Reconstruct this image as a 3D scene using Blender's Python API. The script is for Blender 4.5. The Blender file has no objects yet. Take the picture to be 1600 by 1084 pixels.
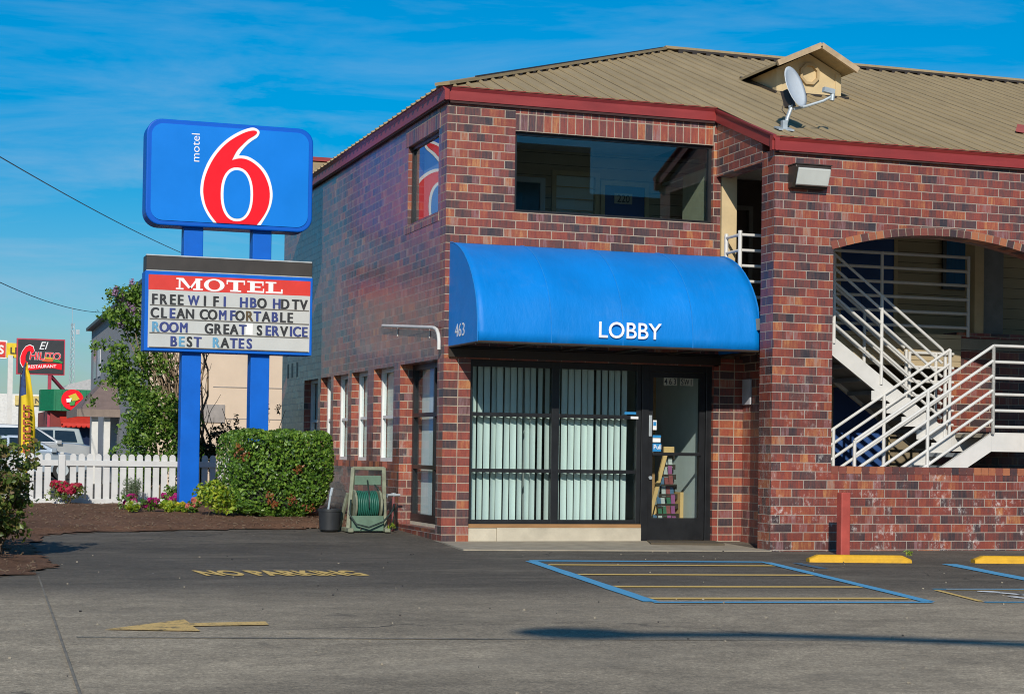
import bpy, math, random
from mathutils import Vector, Matrix
random.seed(7)
SC = bpy.context.scene
COL = SC.collection
R = math.radians

# ------------------------------------------------------------------ camera
FPX, YAW, PITCH, ROLL, SHY = 2786.9, .3217, .0177, -.0148, 115.7
CAMP = Vector((-5.885, -20.245, 1.093))
fw = Vector((math.sin(YAW)*math.cos(PITCH), math.cos(YAW)*math.cos(PITCH), math.sin(PITCH)))
rt = Vector((math.cos(YAW), -math.sin(YAW), 0)); up = rt.cross(fw)
cr, sr = math.cos(ROLL), math.sin(ROLL)
CX = cr*rt - sr*up; CY = sr*rt + cr*up; CZ = -fw
cam_d = bpy.data.cameras.new('camera'); cam = bpy.data.objects.new('camera', cam_d); COL.objects.link(cam)
cam.matrix_world = Matrix(((CX.x, CY.x, CZ.x, CAMP.x), (CX.y, CY.y, CZ.y, CAMP.y), (CX.z, CY.z, CZ.z, CAMP.z), (0, 0, 0, 1)))
cam_d.sensor_width = 36; cam_d.lens = FPX/1600*36; cam_d.shift_y = SHY/1600
cam_d.clip_start = .1; cam_d.clip_end = 2000
SC.camera = cam

# ------------------------------------------------------------------ light
SUN_AZ, SUN_EL = 21, 27.5           # light travels towards +Y, +X and down
LD = Vector((math.sin(R(SUN_AZ))*math.cos(R(SUN_EL)), math.cos(R(SUN_AZ))*math.cos(R(SUN_EL)), -math.sin(R(SUN_EL))))
sd = bpy.data.lights.new('sun', 'SUN'); sd.energy = 4.2; sd.angle = R(.5); sd.color = (1, .93, .82)
so = bpy.data.objects.new('sun', sd); COL.objects.link(so); so.rotation_euler = LD.to_track_quat('-Z', 'Y').to_euler()
W = bpy.data.worlds.new('World'); SC.world = W; W.use_nodes = True
wt = W.node_tree; wt.nodes.clear()
def wn(t, **k):
    n = wt.nodes.new(t)
    for a, b in k.items(): setattr(n, a, b)
    return n
sky = wn('ShaderNodeTexSky', sky_type='NISHITA', sun_disc=False, sun_elevation=R(SUN_EL), sun_rotation=R(180+SUN_AZ),
         air_density=1.0, dust_density=.3, ozone_density=3.0)
hs = wn('ShaderNodeHueSaturation'); hs.inputs['Hue'].default_value = .492; hs.inputs['Saturation'].default_value = 1.8; hs.inputs['Value'].default_value = 1.0
wt.links.new(sky.outputs[0], hs.inputs['Color'])
tc = wn('ShaderNodeTexCoord')
mp = wn('ShaderNodeMapping'); mp.inputs['Rotation'].default_value = (0, R(14), R(-20)); mp.inputs['Scale'].default_value = (2.2, 2.2, 13)
wt.links.new(tc.outputs['Generated'], mp.inputs[0])
nz = wn('ShaderNodeTexNoise'); nz.inputs['Scale'].default_value = 2.1; nz.inputs['Detail'].default_value = 9; nz.inputs['Roughness'].default_value = .62; nz.inputs['Distortion'].default_value = .5
wt.links.new(mp.outputs[0], nz.inputs['Vector'])
cr1 = wn('ShaderNodeValToRGB'); cr1.color_ramp.elements[0].position = .46; cr1.color_ramp.elements[1].position = .74
cr1.color_ramp.elements[1].color = (.62, .62, .62, 1)
wt.links.new(nz.outputs[0], cr1.inputs[0])
# more veil low down
sx = wn('ShaderNodeSeparateXYZ'); wt.links.new(tc.outputs['Generated'], sx.inputs[0])
mr = wn('ShaderNodeMapRange'); mr.inputs[1].default_value = 0; mr.inputs[2].default_value = .22; mr.inputs[3].default_value = 1.5; mr.inputs[4].default_value = .42
wt.links.new(sx.outputs[2], mr.inputs[0])
mu = wn('ShaderNodeMath', operation='MULTIPLY', use_clamp=True); wt.links.new(cr1.outputs[0], mu.inputs[0]); wt.links.new(mr.outputs[0], mu.inputs[1])
hz = wn('ShaderNodeMapRange'); hz.inputs[1].default_value = -.02; hz.inputs[2].default_value = .22; hz.inputs[3].default_value = 0; hz.inputs[4].default_value = 1
wt.links.new(sx.outputs[2], hz.inputs[0])
hc = wn('ShaderNodeMix', data_type='RGBA'); hc.inputs[6].default_value = (.40, .44, .60, 1); hc.inputs[7].default_value = (.62, .86, .92, 1); wt.links.new(hz.outputs[0], hc.inputs[0])
hm = wn('ShaderNodeMix', data_type='RGBA', blend_type='MULTIPLY'); hm.inputs[0].default_value = 1; wt.links.new(hs.outputs[0], hm.inputs[6]); wt.links.new(hc.outputs[2], hm.inputs[7])
mx = wn('ShaderNodeMix', data_type='RGBA'); wt.links.new(mu.outputs[0], mx.inputs[0]); wt.links.new(hm.outputs[2], mx.inputs[6]); mx.inputs[7].default_value = (3.2, 4.7, 6.4, 1)
bg = wn('ShaderNodeBackground'); bg.inputs[1].default_value = .11
wt.links.new(mx.outputs[2], bg.inputs[0])
wo = wn('ShaderNodeOutputWorld'); wt.links.new(bg.outputs[0], wo.inputs[0])
SC.view_settings.view_transform = 'Standard'; SC.view_settings.look = 'None'; SC.view_settings.exposure = 0; SC.view_settings.gamma = 1
SC.cycles.filter_width = 1.05
SC.cycles.max_bounces = 8; SC.cycles.transparent_max_bounces = 16

# ------------------------------------------------------------------ materials
class NT:
    def __init__(s, name):
        s.m = bpy.data.materials.new(name); s.m.use_nodes = True; s.t = s.m.node_tree
        s.b = s.t.nodes['Principled BSDF']; s.out = s.t.nodes['Material Output']
    def n(s, t, **k):
        n = s.t.nodes.new(t)
        for a, b in k.items(): setattr(n, a, b)
        return n
    def put(s, sock, v):
        if isinstance(v, bpy.types.NodeSocket): s.t.links.new(v, sock)
        elif v is not None: sock.default_value = v
    def m_(s, op, a, b=None, c=None, clamp=False):
        n = s.n('ShaderNodeMath', operation=op, use_clamp=clamp)
        s.put(n.inputs[0], a); s.put(n.inputs[1], b); s.put(n.inputs[2], c)
        return n.outputs[0]
    def mix(s, f, a, b, bt='MIX'):
        n = s.n('ShaderNodeMix', data_type='RGBA', blend_type=bt)
        s.put(n.inputs[0], f); s.put(n.inputs[6], a if not isinstance(a, tuple) else (*a[:3], 1)); s.put(n.inputs[7], b if not isinstance(b, tuple) else (*b[:3], 1))
        return n.outputs[2]
    def ramp(s, f, stops, const=False):
        n = s.n('ShaderNodeValToRGB'); e = n.color_ramp.elements
        if const: n.color_ramp.interpolation = 'CONSTANT'
        while len(e) < len(stops): e.new(.5)
        for el, (p, c) in zip(e, stops):
            el.position = p; el.color = (c, c, c, 1) if not isinstance(c, tuple) else (*c, 1)
        s.put(n.inputs[0], f); return n.outputs[0]
    def obj(s): return s.n('ShaderNodeTexCoord').outputs['Object']
    def noise(s, vec, scale, detail=4, rough=.55, mapscale=None, dist=0):
        if mapscale:
            mp = s.n('ShaderNodeMapping'); mp.inputs['Scale'].default_value = mapscale; s.put(mp.inputs[0], vec); vec = mp.outputs[0]
        n = s.n('ShaderNodeTexNoise'); s.put(n.inputs['Vector'], vec)
        n.inputs['Scale'].default_value = scale; n.inputs['Detail'].default_value = detail; n.inputs['Roughness'].default_value = rough; n.inputs['Distortion'].default_value = dist
        return n.outputs[0]
    def bump(s, h, strength=.3, dist=.01):
        n = s.n('ShaderNodeBump'); n.inputs['Strength'].default_value = strength; n.inputs['Distance'].default_value = dist
        s.put(n.inputs['Height'], h); s.t.links.new(n.outputs[0], s.b.inputs['Normal'])
    def set(s, col=None, rough=None, metal=None, spec=None):
        s.put(s.b.inputs['Base Color'], (*col, 1) if isinstance(col, tuple) else col)
        s.put(s.b.inputs['Roughness'], rough); s.put(s.b.inputs['Metallic'], metal); s.put(s.b.inputs['Specular IOR Level'], spec)
        return s.m

def simple(name, col, rough=.5, metal=0, amt=.18, scale=6, bump=0, bscale=60, spec=.5, grime=0, mapscale=None):
    t = NT(name); o = t.obj()
    nz = t.noise(o, scale, 6, .6, mapscale)
    c = t.mix(1, col, t.ramp(nz, [(.25, 1-amt), (.75, 1+amt)]), 'MULTIPLY')
    if grime:
        g = t.noise(o, scale*.45, 8, .7)
        c = t.mix(t.m_('MULTIPLY', t.ramp(g, [(.5, 0.), (.72, 1.)]), grime), c, tuple(x*.45+.01 for x in col))
    rr = t.m_('ADD', rough-.06, t.m_('MULTIPLY', nz, .12))
    if bump: t.bump(t.noise(o, bscale, 4, .6), bump, .01)
    return t.set(c, rr, metal, spec)

def brick(name, bl=.305, bh=.1016, bond=.5, stain=0.0, mortar=(.40, .325, .25), gloss=.40, zoff=.012, jw=.0055, tone=1.0, coat=0, bumps=.5):
    t = NT(name); o = t.obj(); geo = t.n('ShaderNodeNewGeometry')
    sp = t.n('ShaderNodeSeparateXYZ'); t.put(sp.inputs[0], o)
    ns = t.n('ShaderNodeSeparateXYZ'); t.put(ns.inputs[0], geo.outputs['True Normal'])
    fx = t.m_('GREATER_THAN', t.m_('ABSOLUTE', ns.outputs[0]), .6)
    fz = t.m_('GREATER_THAN', t.m_('ABSOLUTE', ns.outputs[2]), .6)
    x, y, z = sp.outputs
    u = t.m_('ADD', t.m_('MULTIPLY', x, t.m_('SUBTRACT', 1, fx)), t.m_('MULTIPLY', y, fx))
    v = t.m_('ADD', t.m_('MULTIPLY', z, t.m_('SUBTRACT', 1, fz)), t.m_('MULTIPLY', y, fz))
    # slight hand-laid wobble
    wob = t.m_('MULTIPLY', t.m_('SUBTRACT', t.noise(o, 2.3, 2), .5), .012)
    u = t.m_('ADD', t.m_('ADD', u, 20.02), wob); v = t.m_('ADD', t.m_('ADD', v, 10*bh-zoff), t.m_('MULTIPLY', wob, .6))
    vr = t.m_('DIVIDE', v, bh); row = t.m_('FLOOR', vr); fv = t.m_('FRACT', vr)
    ur = t.m_('ADD', t.m_('DIVIDE', u, bl), t.m_('MULTIPLY', t.m_('MODULO', row, 2.), bond)); cell = t.m_('FLOOR', ur); fu = t.m_('FRACT', ur)
    def edge(f, size, w):
        d = t.m_('MULTIPLY', t.m_('MINIMUM', f, t.m_('SUBTRACT', 1, f)), size)
        return t.m_('SMOOTH_MAX', 0, t.m_('LESS_THAN', d, w), .0)
    jn = t.m_('MULTIPLY', jw, t.ramp(t.noise(o, 5, 5, .7), [(.25, .55), (.75, 1.25)]))
    mo = t.m_('MAXIMUM', edge(fu, bl, jn), edge(fv, bh, jn))
    cb = t.n('ShaderNodeCombineXYZ'); t.put(cb.inputs[0], cell); t.put(cb.inputs[1], row); t.put(cb.inputs[2], fx)
    w1 = t.n('ShaderNodeTexWhiteNoise', noise_dimensions='3D'); t.put(w1.inputs['Vector'], cb.outputs[0])
    # kiln marks : each brick in soft-edged blocks
    blk = t.m_('FLOOR', t.m_('MULTIPLY', fu, 3 if bl > .2 else 1))
    cb2 = t.n('ShaderNodeCombineXYZ'); t.put(cb2.inputs[0], t.m_('ADD', t.m_('MULTIPLY', cell, 3), blk)); t.put(cb2.inputs[1], row); t.put(cb2.inputs[2], 5.5)
    w2 = t.n('ShaderNodeTexWhiteNoise', noise_dimensions='3D'); t.put(w2.inputs['Vector'], cb2.outputs[0])
    cuv = t.n('ShaderNodeCombineXYZ'); t.put(cuv.inputs[0], u); t.put(cuv.inputs[1], v); t.put(cuv.inputs[2], t.m_('MULTIPLY', w1.outputs[0], 30))
    stk = t.noise(cuv.outputs[0], 1, 5, .65, (42, 5, 1)); blot = t.noise(cuv.outputs[0], 1, 4, .6, (14, 9, 1))
    f = t.m_('ADD', t.m_('ADD', t.m_('MULTIPLY', w1.outputs[0], .55), t.m_('MULTIPLY', w2.outputs[0], .34)), t.m_('MULTIPLY', t.m_('SUBTRACT', stk, .5), .78))
    f = t.m_('ADD', f, t.m_('MULTIPLY', t.m_('SUBTRACT', blot, .5), .25))
    c = t.ramp(f, [(p_, tuple(q*tone for q in c_)) for p_, c_ in ((.0, (.045, .036, .042)), (.18, (.085, .048, .048)), (.31, (.140, .055, .048)), (.46, (.215, .056, .043)), (.60, (.275, .064, .041)), (.75, (.325, .098, .050)), (.90, (.46, .20, .08)))])
    c = t.mix(1, c, t.ramp(t.noise(o, .8, 7, .7), [(.28, .70), (.5, 1.), (.72, 1.28)]), 'MULTIPLY')
    fine = t.noise(cuv.outputs[0], 1, 3, .7, (160, 90, 1))
    c = t.mix(1, c, t.ramp(fine, [(.2, .72), (.8, 1.25)]), 'MULTIPLY')
    grey = t.m_('MULTIPLY', t.m_('GREATER_THAN', w2.outputs[0], .93), .5)
    c = t.mix(t.m_('MULTIPLY', grey, t.ramp(stk, [(.4, 0.), (.62, 1.)])), c, (.22, .19, .22))
    mc = t.mix(t.noise(o, 9, 5), tuple(q*.62 for q in mortar), tuple(q*1.25 for q in mortar))
    c = t.mix(mo, c, mc)
    if stain:
        low = t.m_('SUBTRACT', 1, t.m_('DIVIDE', z, 2.6), clamp=True)
        s1 = t.ramp(t.noise(o, 3.2, 7, .75), [(.50, 0.), (.64, 1.)]); s2 = t.ramp(t.noise(o, 22, 4, .7, (1, 1, .6)), [(.50, 0.), (.66, 1.)])
        c = t.mix(t.m_('MULTIPLY', t.m_('MULTIPLY', t.m_('MULTIPLY', s1, s2), low), stain), c, (.74, .70, .66))
    t.bump(t.m_('SUBTRACT', t.m_('MULTIPLY', fine, .25), mo), bumps, .006)
    if coat: t.b.inputs['Coat Weight'].default_value = coat; t.put(t.b.inputs['Coat Roughness'], t.m_('ADD', .17, t.m_('MULTIPLY', w1.outputs[0], .16))); t.b.inputs['Coat IOR'].default_value = 1.5; nb_ = t.n('ShaderNodeBump'); nb_.inputs['Strength'].default_value = .5; nb_.inputs['Distance'].default_value = .02; t.put(nb_.inputs['Height'], t.noise(o, 5, 3, .5)); t.t.links.new(nb_.outputs[0], t.b.inputs['Coat Normal'])
    rg = t.m_('ADD', t.m_('ADD', gloss-.1, t.m_('MULTIPLY', stk, .2)), t.m_('MULTIPLY', mo, .4))
    return t.set(c, rg, 0, .6)

def island_brick(name):
    t = NT(name); o = t.obj(); g = t.n('ShaderNodeNewGeometry')
    f = t.m_('ADD', g.outputs['Random Per Island'], t.m_('MULTIPLY', t.m_('SUBTRACT', t.noise(o, 26, 5, .7), .5), .45))
    c = t.ramp(f, [(.0, (.040, .028, .032)), (.2, (.10, .04, .036)), (.45, (.185, .055, .042)), (.7, (.25, .075, .045)), (.92, (.36, .13, .06))])
    t.bump(t.noise(o, 90, 4, .6), .25, .004)
    return t.set(c, .48, 0, .5)

def leafmat(name, cols, rough=.45, trans=.25):
    t = NT(name); g = t.n('ShaderNodeNewGeometry')
    n = len(cols); c = t.ramp(g.outputs['Random Per Island'], [(i/max(1, n-1), cols[i]) for i in range(n)])
    t.set(c, rough, 0, .4)
    tr = t.n('ShaderNodeBsdfTranslucent'); t.put(tr.inputs[0], t.mix(1, c, (1.5, 1.5, .6), 'MULTIPLY'))
    ms = t.n('ShaderNodeMixShader'); ms.inputs[0].default_value = trans
    t.t.links.new(t.b.outputs[0], ms.inputs[1]); t.t.links.new(tr.outputs[0], ms.inputs[2]); t.t.links.new(ms.outputs[0], t.out.inputs[0])
    return t.m

def glass(name, tint=(.8, .92, .92), ior=1.5, boost=1.0, rough=0.0):
    t = NT(name)
    tr = t.n('ShaderNodeBsdfTransparent'); tr.inputs[0].default_value = (*tint, 1)
    gl = t.n('ShaderNodeBsdfGlossy'); gl.inputs['Roughness'].default_value = rough; gl.inputs[0].default_value = (.93, .97, 1, 1)
    fr = t.n('ShaderNodeFresnel'); fr.inputs[0].default_value = ior
    gb = t.n('ShaderNodeNewGeometry')
    ms = t.n('ShaderNodeMixShader'); t.put(ms.inputs[0], t.m_('MULTIPLY', t.m_('MULTIPLY', fr.outputs[0], boost, clamp=True), t.m_('SUBTRACT', 1, gb.outputs['Backfacing'])))
    t.t.links.new(tr.outputs[0], ms.inputs[1]); t.t.links.new(gl.outputs[0], ms.inputs[2]); t.t.links.new(ms.outputs[0], t.out.inputs[0])
    return t.m

def asphalt(name):
    t = NT(name); o = t.obj(); sp = t.n('ShaderNodeSeparateXYZ'); t.put(sp.inputs[0], o)
    big = t.noise(o, .23, 6, .6); mid = t.noise(o, 1.0, 7, .68, (.75, 1.25, 1), .8); fine = t.noise(o, 55, 3, .75); grit = t.noise(o, 190, 2, .6)
    yy = t.m_('ADD', t.m_('MULTIPLY', sp.outputs[0], .13), sp.outputs[1])
    yy = t.m_('ADD', yy, t.m_('MULTIPLY', t.m_('SUBTRACT', mid, .5), 2.2))
    near = t.ramp(t.m_('DIVIDE', t.m_('ADD', yy, 16), 16), [(.30, 1.), (.50, .8), (.60, .12), (.78, .0)])     # worn street asphalt vs newer lot sealcoat
    c = t.mix(near, (.10, .086, .067), (.345, .283, .198))
    c = t.mix(1, c, t.ramp(mid, [(.28, .70), (.5, 1.), (.72, 1.26)]), 'MULTIPLY')
    c = t.mix(1, c, t.ramp(t.noise(o, 4.5, 7, .75, (.8, 1., 1)), [(.3, .76), (.5, 1.), (.7, 1.25)]), 'MULTIPLY')
    c = t.mix(1, c, t.ramp(big, [(.32, .76), (.68, 1.2)]), 'MULTIPLY')
    c = t.mix(1, c, t.ramp(fine, [(.25, .55), (.5, 1.), (.8, 1.6)]), 'MULTIPLY')
    c = t.mix(1, c, t.ramp(grit, [(.25, .6), (.75, 1.4)]), 'MULTIPLY')
    c = t.mix(1, c, t.ramp(t.noise(o, 21, 4, .85), [(.30, .66), (.5, 1.), (.70, 1.42)]), 'MULTIPLY')
    # dusty patches, oil spots
    dust = t.ramp(t.noise(o, .8, 8, .7, (.45, 1.6, 1), .6), [(.53, 0.), (.68, 1.)])
    c = t.mix(t.m_('MULTIPLY', dust, .38), c, (.29, .245, .18))
    oil = t.ramp(t.noise(o, 1.7, 4, .5), [(.68, 0.), (.76, 1.)]); c = t.mix(t.m_('MULTIPLY', oil, .55), c, (.02, .02, .02))
    # pale stone chips and litter specks
    vo = t.n('ShaderNodeTexVoronoi'); t.put(vo.inputs['Vector'], o); vo.inputs['Scale'].default_value = 9
    wv = t.n('ShaderNodeTexWhiteNoise'); t.put(wv.inputs['Vector'], vo.outputs['Position'])
    chip = t.m_('MULTIPLY', t.m_('LESS_THAN', vo.outputs['Distance'], .10), t.m_('GREATER_THAN', wv.outputs[0], .99)); c = t.mix(chip, c, (.42, .39, .35))
    # cracks
    v2 = t.n('ShaderNodeTexVoronoi', feature='DISTANCE_TO_EDGE'); dv = t.n('ShaderNodeVectorMath', operation='ADD')
    nn = t.n('ShaderNodeTexNoise'); t.put(nn.inputs['Vector'], o); nn.inputs['Scale'].default_value = 1.4; nn.inputs['Detail'].default_value = 6
    t.put(dv.inputs[0], o); t.put(dv.inputs[1], nn.outputs['Color']); t.put(v2.inputs['Vector'], dv.outputs[0]); v2.inputs['Scale'].default_value = .17
    ck = t.m_('MULTIPLY', t.m_('LESS_THAN', v2.outputs['Distance'], .0022), t.ramp(t.noise(o, .35, 3), [(.5, 0.), (.56, 1.)]))
    c = t.mix(t.m_('MULTIPLY', ck, .75), c, (.018, .018, .018))
    t.bump(t.m_('ADD', fine, t.m_('MULTIPLY', grit, .4)), .35, .004)
    return t.set(c, .88, 0, .3)

def paint(name, col, wear=.5, scale=14):
    t = NT(name); o = t.obj()
    w = t.ramp(t.m_('ADD', t.m_('MULTIPLY', t.noise(o, scale, 6, .75), .75), t.m_('MULTIPLY', t.noise(o, 110, 3, .7), .3)), [(wear+.03, 0.), (wear+.15, 1.)])
    c = t.mix(w, tuple(q for q in col), (.075, .072, .066))
    c = t.mix(1, c, t.ramp(t.noise(o, 60, 3, .7), [(.25, .8), (.75, 1.15)]), 'MULTIPLY')
    t.bump(t.noise(o, 70, 3, .7), .3, .008)
    return t.set(c, .8, 0, .3)

M = {}
M['brick'] = brick('glazed_brick', stain=.35, tone=.94)
M['brick_stain'] = brick('glazed_brick_stained', stain=.95, mortar=(.36, .31, .26), jw=.0048, tone=.90)
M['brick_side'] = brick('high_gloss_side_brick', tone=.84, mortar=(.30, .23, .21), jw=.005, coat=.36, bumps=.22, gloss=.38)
M['soldier'] = brick('soldier_brick', bl=.1016, bh=.203, bond=0, zoff=.083)
M['stack'] = brick('stack_bond_brick', bl=.2, bh=.1016, bond=0.0)
M['ibrick'] = island_brick('voussoir_brick')
M['mortar'] = simple('mortar', (.27, .23, .18), .9, bump=.3)
def roofmat():
    t = NT('tan_metal_roof'); o = t.obj()
    a = t.noise(o, .9, 7, .6, (1, .35, .35)); b = t.noise(o, 7, 5, .7, (2.5, .25, .25))
    c = t.mix(1, (.34, .262, .150), t.ramp(a, [(.25, .84), (.75, 1.14)]), 'MULTIPLY')
    c = t.mix(1, c, t.ramp(b, [(.25, .86), (.75, 1.12)]), 'MULTIPLY')
    d = t.ramp(t.noise(o, 2.4, 8, .75), [(.58, 0.), (.75, 1.)]); c = t.mix(t.m_('MULTIPLY', d, .45), c, (.15, .12, .085))
    return t.set(c, .65, 0, .2)
M['roof'] = roofmat()
M['fascia'] = simple('red_metal_trim', (.26, .032, .030), .42, amt=.16, scale=3, grime=.35, mapscale=(.6, .6, 4))
M['soffit'] = simple('soffit_board', (.045, .018, .016), .8)
M['siding'] = None
def siding():
    t = NT('tan_lap_siding'); o = t.obj(); sp = t.n('ShaderNodeSeparateXYZ'); t.put(sp.inputs[0], o)
    f = t.m_('FRACT', t.m_('DIVIDE', sp.outputs[2], .15))
    c = t.mix(1, (.44, .35, .215), t.ramp(t.noise(o, 3, 6, .6, (.4, 1, 2)), [(.25, .85), (.75, 1.12)]), 'MULTIPLY')
    c = t.mix(t.m_('LESS_THAN', f, .05), c, (.12, .09, .05))
    t.bump(f, 1.0, .02)
    return t.set(c, .7, 0, .3)
M['siding'] = siding()
M['cream'] = simple('cream_paint', (.56, .43, .24), .65, amt=.1, grime=.25)
M['white_wall'] = simple('white_paint_wall', (.50, .54, .53), .7, amt=.06)
M['dark_floor'] = simple('carpet_floor', (.10, .085, .07), .9)
M['ceil'] = simple('ceiling_board', (.60, .58, .54), .9)
M['black'] = simple('black_aluminium', (.012, .013, .015), .38, amt=.3, bump=.04)
M['bronze'] = simple('bronze_aluminium', (.035, .026, .02), .45)
M['white'] = simple('white_paint', (.62, .61, .58), .45, amt=.07, grime=.22)
M['whitevinyl'] = simple('white_frame', (.70, .71, .70), .4, amt=.06, grime=.15)
M['fencewhite'] = simple('white_picket_paint', (.56, .56, .55), .5, amt=.08, scale=4, grime=.3)
M['blind'] = simple('teal_white_blind', (.66, .73, .70), .6, amt=.05, scale=2)
M['glass'] = glass('clear_glass', (.94, .985, .98), 1.35, .9)
M['softglass'] = glass('low_sheen_glass', (.95, .98, .98), 1.22, .8)
M['darkglass'] = glass('smoked_glass', (.80, .90, .95), 1.6, 1.7)
M['sideglass'] = glass('mirror_side_glass', (.75, .82, .86), 1.8, 1.2)
M['canvas'] = None
def canvas():
    t = NT('blue_awning_vinyl'); o = t.obj()
    c = t.mix(1, (.001, .195, .61), t.ramp(t.noise(o, 1.3, 6, .6), [(.25, .86), (.75, 1.1)]), 'MULTIPLY')
    st = t.ramp(t.noise(o, 3, 6, .7, (5, .5, .4)), [(.6, 0.), (.8, 1.)]); c = t.mix(t.m_('MULTIPLY', st, .12), c, (.2, .4, .6))
    c = t.mix(t.m_('MULTIPLY', t.ramp(t.noise(o, 2.1, 8, .75), [(.52, 0.), (.72, 1.)]), .05), c, (.25, .33, .42))
    t.bump(t.m_('ADD', t.noise(o, 3.2, 5, .6, (1.6, .7, .7)), t.m_('MULTIPLY', t.noise(o, 240, 2), .03)), .28, .05)
    return t.set(c, .5, 0, .22)
M['canvas'] = canvas()
M['signblue'] = simple('sign_face_blue', (.001, .19, .68), .4, amt=.07, scale=1.6, spec=.25, bump=.03, bscale=3)
M['signedge'] = simple('sign_cabinet_blue', (.001, .10, .52), .45, spec=.2, amt=.08, scale=2)
M['pole'] = simple('blue_post_paint', (.001, .115, .55), .5, spec=.2, amt=.10, scale=3, bump=.06, grime=.15)
M['signred'] = simple('sign_red', (.82, .010, .022), .4, amt=.03, spec=.2)
M['boardred'] = simple('board_red', (.62, .032, .022), .45, amt=.08)
M['vinylwhite'] = simple('white_vinyl', (.82, .82, .82), .45, amt=.03)
M['boardwhite'] = simple('white_acrylic', (.50, .52, .51), .35, amt=.07, scale=3)
M['letblack'] = simple('black_letter', (.016, .018, .022), .5, amt=.3)
M['letblue'] = simple('blue_letter', (.022, .04, .19), .5, amt=.3)
M['letpale'] = simple('faded_blue_letter', (.10, .30, .48), .5, amt=.3)
M['letbrown'] = simple('faded_brown_letter', (.09, .06, .025), .5, amt=.3)
M['capblack'] = simple('weathered_black_panel', (.030, .026, .024), .55, amt=.35, scale=3, grime=.4)
M['track'] = simple('grey_track', (.20, .19, .17), .5)
M['galv'] = simple('galvanised', (.42, .47, .50), .45, metal=.3)
M['dish'] = simple('grey_dish_paint', (.52, .57, .62), .45, amt=.06)
M['redpost'] = simple('red_post_paint', (.40, .065, .048), .6, amt=.2, grime=.3)
M['yellow'] = simple('yellow_stop_paint', (.66, .36, .015), .7, amt=.2, scale=9, bump=.3, grime=.35)
M['concrete'] = simple('concrete', (.33, .285, .215), .88, amt=.22, scale=4, bump=.35, bscale=90, grime=.3)
M['curb'] = simple('pale_concrete_curb', (.50, .45, .35), .88, amt=.2, scale=3, bump=.35, grime=.35)
M['wood'] = simple('weathered_wood', (.30, .16, .065), .7, amt=.35, scale=5, mapscale=(.4, 3, 3))
M['mat'] = simple('door_mat', (.095, .075, .05), .95, bump=.6, bscale=160)
M['lens'] = simple('lamp_lens', (.55, .57, .54), .35, amt=.06)
M['bark'] = simple('bark', (.145, .10, .065), .9, amt=.35, scale=20, bump=.5)
M['barkpale'] = simple('pale_bark', (.24, .175, .115), .9, amt=.3, scale=20)
def mulch():
    t = NT('bark_mulch'); o = t.obj()
    a = t.noise(o, 24, 6, .8, (1, 1.7, 1)); b = t.noise(o, 90, 3, .7); g = t.noise(o, 1.2, 4)
    c = t.ramp(a, [(.25, (.045, .023, .014)), (.46, (.15, .078, .046)), (.60, (.24, .135, .082)), (.8, (.42, .28, .18))])
    c = t.mix(1, c, t.ramp(b, [(.2, .5), (.8, 1.5)]), 'MULTIPLY'); c = t.mix(1, c, t.ramp(g, [(.3, .75), (.7, 1.2)]), 'MULTIPLY')
    t.bump(t.m_('ADD', a, t.m_('MULTIPLY', b, .5)), .8, .022)
    return t.set(c, .95, 0, .2)
M['mulch'] = mulch()
M['asphalt'] = asphalt('asphalt')
M['p_blue'] = paint('blue_road_paint', (.10, .37, .60), .61)
M['p_yellow'] = paint('yellow_road_paint', (.74, .50, .16), .585)
M['p_faded'] = paint('faded_yellow_road_paint', (.72, .48, .17), .50, 9)
M['p_white'] = paint('white_road_paint', (.8, .8, .77), .6)
M['bluedoor'] = simple('blue_door_paint', (.025, .075, .24), .5, amt=.1)
M['curtain'] = simple('blue_curtain', (.02, .12, .26), .8, amt=.25, scale=8, mapscale=(5, 1, .3))
M['greenplastic'] = simple('pale_green_plastic', (.21, .225, .155), .65, amt=.3, scale=14, grime=.75)
M['sageplastic'] = simple('sage_green_plastic', (.11, .185, .13), .65, amt=.25, grime=.6)
M['hose'] = simple('green_hose', (.018, .12, .085), .45, amt=.2)
M['hosedark'] = simple('dark_hose', (.02, .035, .03), .5)
M['bucket'] = simple('black_bucket_plastic', (.022, .024, .027), .5, amt=.3, grime=.3)
M['plate'] = simple('pale_plate', (.45, .42, .33), .6)
M['ltblue'] = simple('sticker_blue', (.02, .22, .50), .5)
M['boxmetal'] = simple('pale_box_paint', (.42, .42, .46), .5)
def cbook(i, c): return simple('brochure_%s' % i, c, .5)
M['br_green'] = cbook('green', (.03, .11, .06)); M['br_red'] = cbook('red', (.20, .05, .05)); M['br_blue'] = cbook('blue', (.05, .11, .19)); M['br_white'] = cbook('white', (.36, .37, .36)); M['br_pink'] = cbook('magenta', (.22, .06, .16))
M['maple'] = simple('maple_board', (.58, .36, .15), .55, amt=.15, mapscale=(1, 1, .2))

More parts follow.
